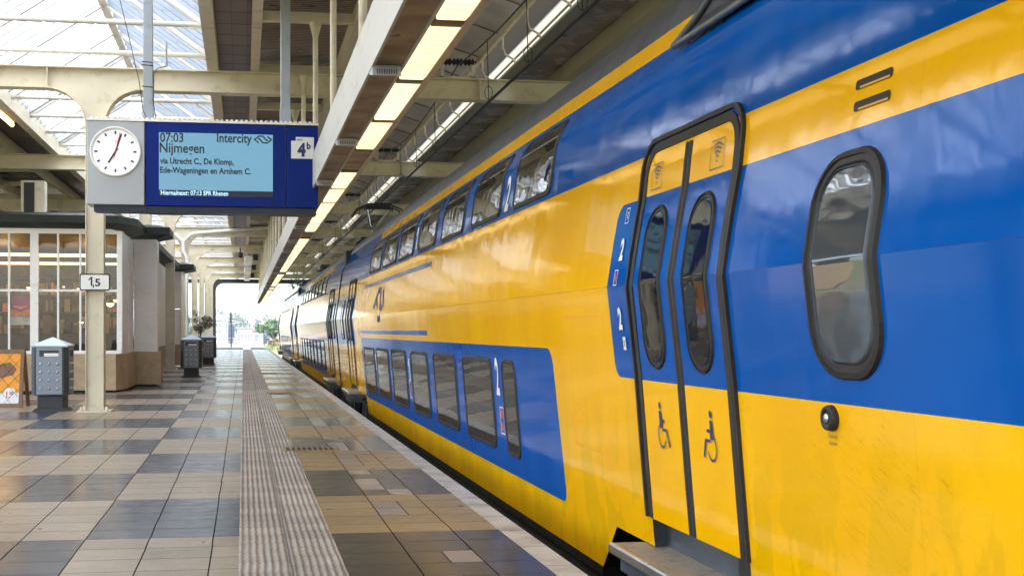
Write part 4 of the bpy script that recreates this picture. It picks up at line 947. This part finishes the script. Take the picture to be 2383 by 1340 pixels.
inner = [(-9.9, 26.5), (-2.8, 26.5), (-2.64, 27.2), (-2.64, 29.3), (-2.06, 29.3), (-2.06, 30.2), (-2.66, 30.2), (-2.66, 45.1), (-2.2, 45.1), (-2.2, 46.7), (-2.66, 46.7), (-2.66, 48.2), (-9.9, 48.2)]
m = MB(); n = len(eave)
rings = [(inner, 3.50), (eave, 3.60), (eave, 3.76), (inner, 3.84)]
V = [(*k2(p), z) for ring, z in rings for p in ring]; F = [(k * n + i, k * n + (i + 1) % n, (k + 1) * n + (i + 1) % n, (k + 1) * n + i) for k in range(3) for i in range(n)]
m.add(V, F); m.prism([k2(p) for p in inner], 3.80, 3.845, 'z'); m.prism([k2(p) for p in inner], 3.47, 3.50, 'z', 1); m.build('roof', [M['copper_green'], M['white_panel']], T)
# glazed front
m = MB()
def fbox(x0, x1, z0, z1, d0=-.04, d1=.06): m.box(x0 - KX, x1 - KX, 26.6 - KY + d0, 26.6 - KY + d1, z0, z1)
fbox(-9.5, -2.60, .83, .90); fbox(-9.5, -2.60, 3.40, 3.47); 
for x, hw in ((-4.41, .085), (-2.64, .055), (-6.6, .085), (-8.8, .085)): fbox(x - hw, x + hw, .90, 3.40, -.05, .07)
mulls = [-3.92, -3.46, -4.93, -5.45, -6.0, -7.15, -7.7, -8.25]
for x in mulls: fbox(x - .022, x + .022, .90, 3.40, -.03, .05)
xs_ = sorted(mulls + [-4.41, -2.64, -6.6, -8.8])
for a, b in zip(xs_, xs_[1:]):
    wa = .085 if a in (-4.41, -6.6, -8.8) else .022; wb = .085 if b in (-4.41, -6.6, -8.8) else (.055 if b == -2.64 else .022)
    fbox(a + wa + .001, b - wb - .001, 2.16, 2.21, -.028, .048)
FR = m.build('window_frame', M['white_panel'], T)
for a, b in zip(xs_, xs_[1:]):
    for z0, z1 in ((.9, 2.16), (2.21, 3.40)):
        m = MB(); m.quad((a - KX, 26.61 - KY, z0), (b - KX, 26.61 - KY, z0), (b - KX, 26.61 - KY, z1), (a - KX, 26.61 - KY, z1)); m.build('window_pane', M['shopglass'], FR)
# white panelled corner, pier and side walls
m = MB()
def wall(p, q, z0, z1, th=.03, mat=0):
    p, q = Vector(k2(p)), Vector(k2(q)); d = (q - p).normalized(); nn = Vector((-d.y, d.x)) * th
    c = [p, q, q + nn, p + nn]; m.add([(a.x, a.y, z0) for a in c] + [(a.x, a.y, z1) for a in c], [(0, 3, 2, 1), (4, 5, 6, 7), (0, 1, 5, 4), (1, 2, 6, 5), (2, 3, 7, 6), (3, 0, 4, 7)], mat)
wall((-2.58, 26.66), (-2.585, 27.0), .83, 3.47, .04); wall((-2.60, 27.01), (-2.60, 28.2), .83, 3.47); wall((-2.585, 28.2), (-2.60, 29.39), .83, 3.47)
wall((-2.585, 29.4), (-2.13, 29.4), .83, 2.12); wall((-2.585, 29.4), (-2.13, 29.4), 2.14, 3.47); wall((-2.13, 29.385), (-2.05, 29.385), .83, 3.47); wall((-2.045, 29.4), (-2.045, 30.05), .83, 3.47); wall((-2.05, 30.08), (-2.6, 30.08), .83, 3.47)
wall((-2.66, 38.2), (-2.66, 45.1), .83, 3.47); wall((-2.60, 45.15), (-2.3, 45.15), .83, 2.12); wall((-2.60, 45.15), (-2.3, 45.15), 2.14, 3.47); wall((-2.28, 45.15), (-2.28, 46.6), .83, 3.47); wall((-2.66, 46.65), (-2.66, 48.1), .83, 3.47); wall((-2.7, 48.15), (-9.4, 48.15), .83, 3.47)
for y in (32.0, 34.0, 36.0, 38.0): wall((-2.63, y), (-2.63, y + .12), .83, 3.47, .06)
wall((-2.64, 30.1), (-2.64, 38.1), 2.16, 2.22, .05); wall((-2.64, 30.1), (-2.64, 38.1), .83, .9, .05)
m.build('wall_panels', M['white_panel'], T)
m = MB()
for a, b in ((30.1, 32.0), (32.12, 34), (34.12, 36), (36.12, 38)):
    m.quad((-2.665 - KX, a - KY, .9), (-2.665 - KX, b - KY, .9), (-2.665 - KX, b - KY, 3.47), (-2.665 - KX, a - KY, 3.47))
m.build('side_window_pane', M['shopglass'], T)
# inside
M['purple'] = simple('purple', (.45, .02, .16), .4, var=.3, nscale=6); M['flame'] = simple('flame', (.95, .22, .012), .4, var=.4, nscale=9)
M['shop_wall'] = simple('shop_wall', (.16, .085, .022), .6, var=.6, nscale=1.5); M['shop_dark'] = simple('shop_dark', (.05, .035, .025), .5, var=.4); M['shop_gold'] = simple('shop_gold', (.34, .19, .035), .4, var=.5)
m = MB(); m.box(-9.4 - KX, -2.75 - KX, 34.0 - KY, 34.1 - KY, .83, 3.45, 0); m.box(-9.45 - KX, -2.75 - KX, 26.7 - KY, 34 - KY, .831, .85, 1); m.box(-9.4 - KX, -2.8 - KX, 26.9 - KY, 34 - KY, 3.42, 3.46, 2); m.box(-9.45 - KX, -9.4 - KX, 26.7 - KY, 34 - KY, .85, 3.45, 0)
m.build('interior_shell', [M['shop_wall'], M['shop_dark'], M['shop_wall']], T)
for x0, y, z, lab in ((-4.75, 28.6, 3.06, 'upper glowing tube light across the kiosk, behind the middle panes'), (-6.9, 28.6, 3.07, 'glowing tube light at the far left inside the kiosk')):
    m = MB(); m.tube([(x0, y, z), (x0 + 2.1, y, z)], .035, 8); q_ = tag(m.build('shop_tube_light', M['warm_tube']), lab, 'tube light', 'tube lights in the kiosk')
    pl = bpy.data.lights.new('tube_glow', 'POINT'); pl.energy = 8; pl.color = (1, .60, .22); pl.shadow_soft_size = .4; po = bpy.data.objects.new('tube_glow', pl); C.objects.link(po); po.parent = q_; po.location = (x0 + 1.05, y + 2.2, z - .25)
m = MB(); m.tube([(-7, 31, 3.0), (-2.9, 31, 3.0)], .03, 8); tag(m.build('shop_tube_light', M['warm_tube']), 'lower fainter tube light across the back of the kiosk', 'tube light', 'tube lights in the kiosk')
lamps = [(-4.68, 27.6, 2.29, .07, 'left, beside the wide mullion'), (-3.62, 27.8, 2.28, .075, 'just left of the first column'), (-3.2, 30.0, 2.0, .10, 'hanging lowest in the middle of the shop'), (-2.92, 28.6, 2.05, .07, 'right of the first column'), (-4.15, 29, 2.36, .03, 'tiny, between the middle panes'), (-4.9, 30, 2.95, .035, 'small, high at the left'), (-3.95, 30.5, 1.55, .06, 'low above the counter')]
for x, y, z, r, l in lamps:
    L_ = thing('spot_lamp', (x, y, z), 'round glowing kiosk lamp ' + l, 'lamp', 'lamps in the kiosk')
    m = MB(); m.lathe([(.001, -r), (r * .7, -r * .7), (r, 0), (r * .7, r * .7), (.001, r)], n=12); m.build('bulb', M['warm_lamp'], L_)
    m = MB(); m.lathe([(r * 1.25, -.1 * r), (r * .6, r * .9), (.01, r)], n=12); m.tube([(0, 0, r), (0, 0, 3.4 - z)], .008, 5); m.build('shade', M['shop_dark'], L_)
m = MB(); m.bbox(-6.9, -2.95, 29.4, 30.1, .85, 1.25, .02); tag(m.build('shop_counter', M['shop_dark']), 'dark counter inside the kiosk', 'counter')
SH = thing('shop_shelves', (-5.0, 33.7, .85), 'goods shelves against the back wall of the kiosk', 'shelves')
m = MB()
for x in (-2.8, -1.5, -.2, 1.0, 2.0): m.box(x, x + .06, -.25, .2, 0, 2.0)
for z in (.5, .95, 1.4, 1.85): m.box(-2.8, 2.05, -.25, .2, z, z + .04)
m.build('rack', M['shop_dark'], SH)
gm = [M['brass'], M['flame'], M['stone'], M['shop_gold'], M['shop_dark'], M['wood']]
m = MB()
for z in (.54, .99, 1.44):
    x = -2.7
    while x < 1.95: wd = random.uniform(.06, .18); m.box(x, x + wd, -.2, .1, z, z + random.uniform(.12, .34), random.randrange(6)); x += wd + random.uniform(.01, .08)
m.build('goods', gm, SH)
m = MB(); x = -6.8
while x < -3.0: wd = random.uniform(.05, .2); m.box(x, x + wd, 29.6, 29.8, 1.252, 1.252 + random.uniform(.1, .5), random.randrange(6)); x += wd + random.uniform(.05, .3)
tag(m.build('counter_goods', gm), 'small goods and machines crowded along the kiosk counter', 'shop goods')
PO = thing('window_poster', (-4.72, 26.72, 1.45), 'purple and orange poster hanging behind the left kiosk window', 'poster')
m = MB(); m.box(-.235, .235, 0, .006, 0, .63); m.build('sheet', M['white_print'], PO)
m = MB(); m.box(-.235, .235, -.004, -.001, .40, .63, 0); m.box(-.235, .235, -.004, -.001, .17, .397, 1); m.flat(poly([(-.235, .42), (0, .33), (.235, .44), (.235, .36), (0, .27), (-.235, .36)]), fr(0, 0, .006), 0); m.build('picture', [M['purple'], M['flame']], PO)
m = MB(); m.flat(merge(stroke(arc(.12, .14, .06, 0, 360, 20), .006), shift(text('1.', .09, .8, .002), .085, .11), shift(text('00', .05, .8, .001), .125, .145)), fr(0, 0, .003)); m.build('price', M['blue_print'], PO)
# chimney on the left ceiling seen above the kiosk roof
T = thing('vent_stack', (-4.95, 29.8, 3.84), 'white framed ventilation shaft with dark louvres on the kiosk roof', 'vent shaft')
m = MB(); m.box(-.27, .27, -.2, .2, 0, 1.05); m.build('shaft', M['cream_steel'], T)
m = MB(); m.box(-.20, .04, -.215, -.2005, .05, 1.0)
m.build('louvre', M['black'], T)

# drain pipes on the column past the kiosk
m = MB(); Y4 = F0 + PITCH * 3 - .22
m.tube([(-2.30, Y4, 3.5), (-2.30, Y4, 4.35), (-2.45, Y4, 4.62), (-2.45, Y4, 5.05)], .075, 10); m.tube([(-2.45, Y4, 5.0), (-2.75, Y4, 5.28), (-3.1, Y4, 5.32)], .07, 10); m.tube([(-2.45, Y4, 5.0), (-2.15, Y4, 5.30), (-1.9, Y4, 5.36), (1.3, Y4, 5.66)], .075, 10); m.tube([(-2.30, Y4, .9), (-2.30, Y4, 3.5)], .06, 10)
tag(m.build('drain_pipe', M['white_panel']), 'white Y-shaped drainpipe on the column past the kiosk', 'drainpipe')
m = MB(); m.lathe([(.001, -.14), (.10, -.10), (.14, 0), (.13, .10), (.05, .16)], (0, 0, 0), 14); m.tube([(0, 0, .1), (0, 0, .35)], .03, 6); o = m.build('dome_camera', M['black'], None, (-.15, F0 + PITCH * 4 - 1.0, 5.05)); tag(o, 'black dome camera hanging under the far canopy', 'camera')
# white ducts hanging under the far right canopy
dl = ['nearest', 'middle', 'farthest']
for k in range(3):
    m = MB(); Y = F0 + PITCH * (4 + k) + 2.0; m.bbox(.05, .45, Y, Y + 4.0, 4.9, 5.2, .03); m.box(.5, .75, Y + .2, Y + .5, 5.0, 5.3, 1); o = m.build('ceiling_duct', [M['white_panel'], M['black']]); tag(o, dl[k] + ' of three white ducts under the far canopy', 'duct', 'white ducts under the far canopy')

# ------------------------------------------------------------------ drain covers
dl = ['nearest', 'second', 'third']
for k, (x0, y0) in enumerate(((.43, 13.2), (.45, 25.4), (.45, 37.6))):
    m = MB(); m.box(x0, x0 + .60, y0, y0 + .42, -.02, .014, 0)
    for i in range(9):
        for j in range(2): m.box(x0 + .04 + i * .06, x0 + .075 + i * .06, y0 + .05 + j * .17, y0 + .2 + j * .17, .014, .018, 1)
    tag(m.build('drain_cover', [M['brass'], M['black']]), dl[k] + ' brown slotted drain cover beside the ribbed strip', 'drain cover', 'drain covers along the ribbed strip')

# ------------------------------------------------------------------ trees
def leafmat(name, col): 
    t = NT(name); n = t.noise(1.3, 4); n2 = t.noise(9, 2)
    c = t.scale_col(col, t.rng(n, .3, .7, .6, 1.4)); c = t.scale_col(c, t.rng(n2, .3, .7, .8, 1.2)); return t.done(t.bsdf(c, .6))
M['olive_leaf'] = leafmat('olive_leaf', (.055, .050, .025)); M['green_leaf'] = leafmat('green_leaf', (.035, .085, .014)); M['far_leaf'] = leafmat('far_leaf', (.022, .050, .022))
def crown(mb, c, r, n, size, mat=0, rz=1.0):
    blobs = [(Vector((random.gauss(0, .5) * r, random.gauss(0, .5) * r, random.gauss(0, .45) * r * rz)), r * random.uniform(.25, .5)) for _ in range(max(6, n // 80))]
    for _ in range(n):
        b, br = random.choice(blobs); d = Vector((random.gauss(0, 1), random.gauss(0, 1), random.gauss(0, 1))).normalized() * br * random.uniform(.5, 1)
        p = Vector(c) + b + d; s = size * random.uniform(.6, 1.3)
        u = Vector((random.gauss(0, 1), random.gauss(0, 1), random.gauss(0, 1))).normalized(); v = u.orthogonal().normalized()
        mb.add([p - u * s, p + v * s * .5, p + u * s, p - v * s * .5], [(0, 1, 2, 3)], mat)
T = thing('potted_tree', (-1.78, 51.5, 0), 'small grey-leaved olive tree in a dark pot behind the bins', 'tree')
m = MB(); m.lathe([(.001, 0), (.20, 0), (.26, .48), (.22, .48), (.001, .44)], n=16); m.build('pot', M['pot'], T)
m = MB(); m.tube([(0, 0, .4), (-.05, 0, .9), (.02, 0, 1.3), (.0, 0, 1.7)], [.04, .035, .03, .015], 7)
for a in range(6): m.tube([(0, 0, 1.2 + .06 * a), (.28 * math.cos(a * 1.1), .28 * math.sin(a * 1.1), 1.55 + .08 * a)], [.016, .006], 5)
m.build('trunk', M['bark'], T)
m = MB(); crown(m, (.05, 0, 1.62), .42, 1500, .035, 0, 1.1); m.build('crown', M['olive_leaf'], T)
def tree(x, y, h, r, label, mat, n=900, base=-1.25, cat='tree', group='trees beyond the platform end'):
    T = thing('broadleaf_tree', (x, y, base), label, cat, group)
    m = MB(); m.tube([(0, 0, 0), (.1, 0, h * .35), (0, .1, h * .7)], [h * .03, h * .022, h * .01], 7)
    for a in range(5): m.tube([(.05, 0, h * .4), (r * .5 * math.cos(a * 1.3), r * .5 * math.sin(a * 1.3), h * .68)], [h * .012, h * .005], 5)
    m.build('trunk', M['bark'], T)
    m = MB(); crown(m, (0, 0, h * .6), r, n, r * .10, 0, h * .42 / r); m.build('crown', mat, T)
tree(4.2, 175, 4.8, 2.3, 'bright green bushy tree next to the red wagon by the train nose', M['green_leaf'], 1600)
tree(-6.0, 165, 3.8, 2.0, 'green bushy tree at the left edge of the exit opening', M['green_leaf'], 1200)
tree(9.5, 128, 9.6, 3.2, 'tall green tree just above the farthest carriage', M['green_leaf'], 2200)
m = MB()
for k in range(46):
    x = -60 + k * 3.6 + random.uniform(-1, 1); h_ = 5.8 + 2.4 * math.sin(k * .55) + random.uniform(-.5, 1.2)
    crown(m, (x, 430 + random.uniform(-15, 15), h_ * .45), h_ * .62, 320, .55, 0, .9)
o = m.build('woodland', M['far_leaf']); o['kind'] = 'stuff'; o['label'] = 'hazy far-off wood on the horizon'
m = MB()
for k in range(1500):
    x = random.uniform(-9, 1.0) if k % 3 else random.uniform(3, 9); y = random.uniform(160, 185); s = random.uniform(.15, .5); a = random.uniform(0, 6.3)
    m.add([(x - .1 * math.cos(a), y - .1 * math.sin(a), -1.25), (x + .1 * math.cos(a), y + .1 * math.sin(a), -1.25), (x + random.uniform(-.2, .2), y, -1.25 + s * 1.8)], [(0, 1, 2)])
M['grass'] = leafmat('grass', (.16, .17, .06)); o = m.build('rough_grass', M['grass']); o['kind'] = 'stuff'; o['label'] = 'rough grass beyond the platform end'
# ------------------------------------------------------------------ far buildings, lamp, masts, wagon, fence
M['far_white'] = simple('far_white', (.30, .29, .28), .6, var=.06, nscale=.3); M['far_blue'] = simple('far_blue', (.10, .14, .22), .5, var=.1, nscale=.3); M['roof_red'] = simple('roof_red', (.28, .14, .09), .7)
def block(x0, x1, y, z1, label, mat, floors, bays, d=9):
    T = thing('far_building', ((x0 + x1) / 2, y, -1.25), label, 'building', 'buildings beyond the platform end'); hw = (x1 - x0) / 2; H = z1 + 1.25
    m = MB(); m.box(-hw, hw, 0, d, 0, H); m.build('wall', mat, T)
    m = MB(); m.box(-hw - .15, hw + .15, -.15, d + .15, H + .002, H + .2); m.build('roof', M['sign_grey'], T)
    for i in range(floors):
        for j in range(bays):
            a = -hw + 2 * hw * (j + .25) / bays; b = -hw + 2 * hw * (j + .75) / bays; zz = .8 + (H - 1) * i / floors
            m = MB(); m.box(a, b, -.04, -.003, zz, zz + (H - 1) / floors * .55); m.build('window', M['far_blue'], T)
block(-5.9, -3.2, 255, 3.6, 'white flat block left of the street lamp', M['far_white'], 3, 4)
block(-3.15, -1.9, 262, 3.4, 'blue-grey block right behind the street lamp', M['far_blue'], 4, 3)
block(-1.2, 3.1, 235, 1.8, 'long low white shed in the middle of the exit view', M['far_white'], 1, 7)
block(3.3, 5.4, 240, 2.7, 'pale blue office behind the green tree', M['far_blue'], 4, 3)
T = thing('signal_box', (2.4, 205, -1.25), 'small blue and white cabin with a pitched red roof', 'cabin')
m = MB(); m.box(-.9, .9, 0, 3, 0, 2.6); m.build('wall', M['far_white'], T)
m = MB(); m.box(-.5, .1, -.05, -.004, .9, 2.0); m.build('window', M['far_blue'], T)
m = MB(); m.prism([(-1.1, 2.6), (1.1, 2.6), (0, 3.1)], -.2, 3.2, 'y'); m.build('roof', M['roof_red'], T)
T = thing('street_lamp', (-1.04, 104, -.1), 'twin-armed street lamp with a dark lower mast at the platform end', 'street lamp')
m = MB(); m.tube([(0, 0, 0), (0, 0, 2.3)], .055, 10, 0); m.tube([(0, 0, 2.3), (0, 0, 4.1)], .035, 8, 1); m.build('mast', [M['dark_metal'], M['grey_post']], T)
for s in (-1, 1):
    m = MB(); m.tube([(0, 0, 3.9), (s * .25, 0, 4.12), (s * .9, 0, 4.22)], .025, 6); m.build('arm', M['grey_post'], T)
    m = MB(); m.bbox(min(s * .85, s * 1.5), max(s * .85, s * 1.5), -.08, .08, 4.20, 4.28, .02); m.build('lamp_head', M['grey_post'], T)
m = MB(); m.bbox(-.10, .06, -.10, -.06, 2.2, 3.0, .01); m.build('notice_board', M['dark_metal'], T)
def mast(x, y, h, label):
    T = thing('catenary_mast', (x, y, -1.25), label, 'mast', 'masts beyond the platform end')
    m = MB(); m.box(-.10, -.07, -.1, .1, 0, h); m.box(.07, .10, -.1, .1, 0, h); m.box(-.069, .069, -.01, .01, 0, h); m.build('post', M['grey_post'], T)
    m = MB(); m.tube([(0, 0, h - .9), (2.6, 0, h - .5)], .04, 6); m.tube([(0, 0, h - .2), (2.6, 0, h - .5)], .03, 6); m.build('bracket_arm', M['grey_post'], T)
mast(-4.7, 190, 5.2, 'thin grey mast in front of the white flat block'); mast(-3.0, 180, 4.4, 'short grey mast left of the street lamp'); mast(3.9, 196, 4.5, 'grey mast beside the blue and white cabin'); mast(5.1, 150, 7.6, 'tall catenary mast seen above the farthest carriage')
T = thing('freight_wagon', (5.6, 186, -1.25), 'red open freight wagon standing at the right of the exit view', 'wagon')
m = MB(); m.bbox(-2.0, 2.4, -1, 1, .55, 1.35, .05); m.box(-1.9, 2.3, -.9, .9, .35, .53, 1)
for i in range(7): m.box(-1.9 + i * .68, -1.82 + i * .68, -1.04, -1.002, .6, 1.3)
m.build('body', [M['roof_red'], M['black']], T)
for q in (-1.3, 1.7): m = MB(); m.lathe([(.01, -.05), (.33, -.05), (.33, .05), (.01, .05)], (q, -.8, .33), 14, ax='y'); m.build('wheel', M['black'], T)
T = thing('wire_fence', (-2, 158.5, -.6), 'low pale railing across the platform end', 'fence')
m = MB(); m.tube([(-5.5, 0, 1.0), (4.0, 0, 1.0)], .03, 6); m.tube([(-5.5, 0, .55), (4.0, 0, .55)], .025, 6); m.build('rail', M['sign_grey'], T)
for i in range(10): m = MB(); m.tube([(-5.4 + i * 1.03, 0, 0), (-5.4 + i * 1.03, 0, 1.05)], .035, 6); m.build('post', M['sign_grey'], T)

# ------------------------------------------------------------------ haze
hz = bpy.data.materials.new('haze'); hz.use_nodes = True; ht = hz.node_tree; ht.nodes.clear()
hv = ht.nodes.new('ShaderNodeVolumePrincipled'); hv.inputs['Color'].default_value = (.80, .90, 1, 1); hv.inputs['Density'].default_value = .0006
ho = ht.nodes.new('ShaderNodeOutputMaterial'); ht.links.new(hv.outputs[0], ho.inputs[1])
m = MB(); m.box(-700, 700, -200, 800, -2.3, 22); o = m.build('haze', hz); o['kind'] = 'stuff'; o['label'] = 'pale blue summer haze'
S.cycles.volume_bounces = 0
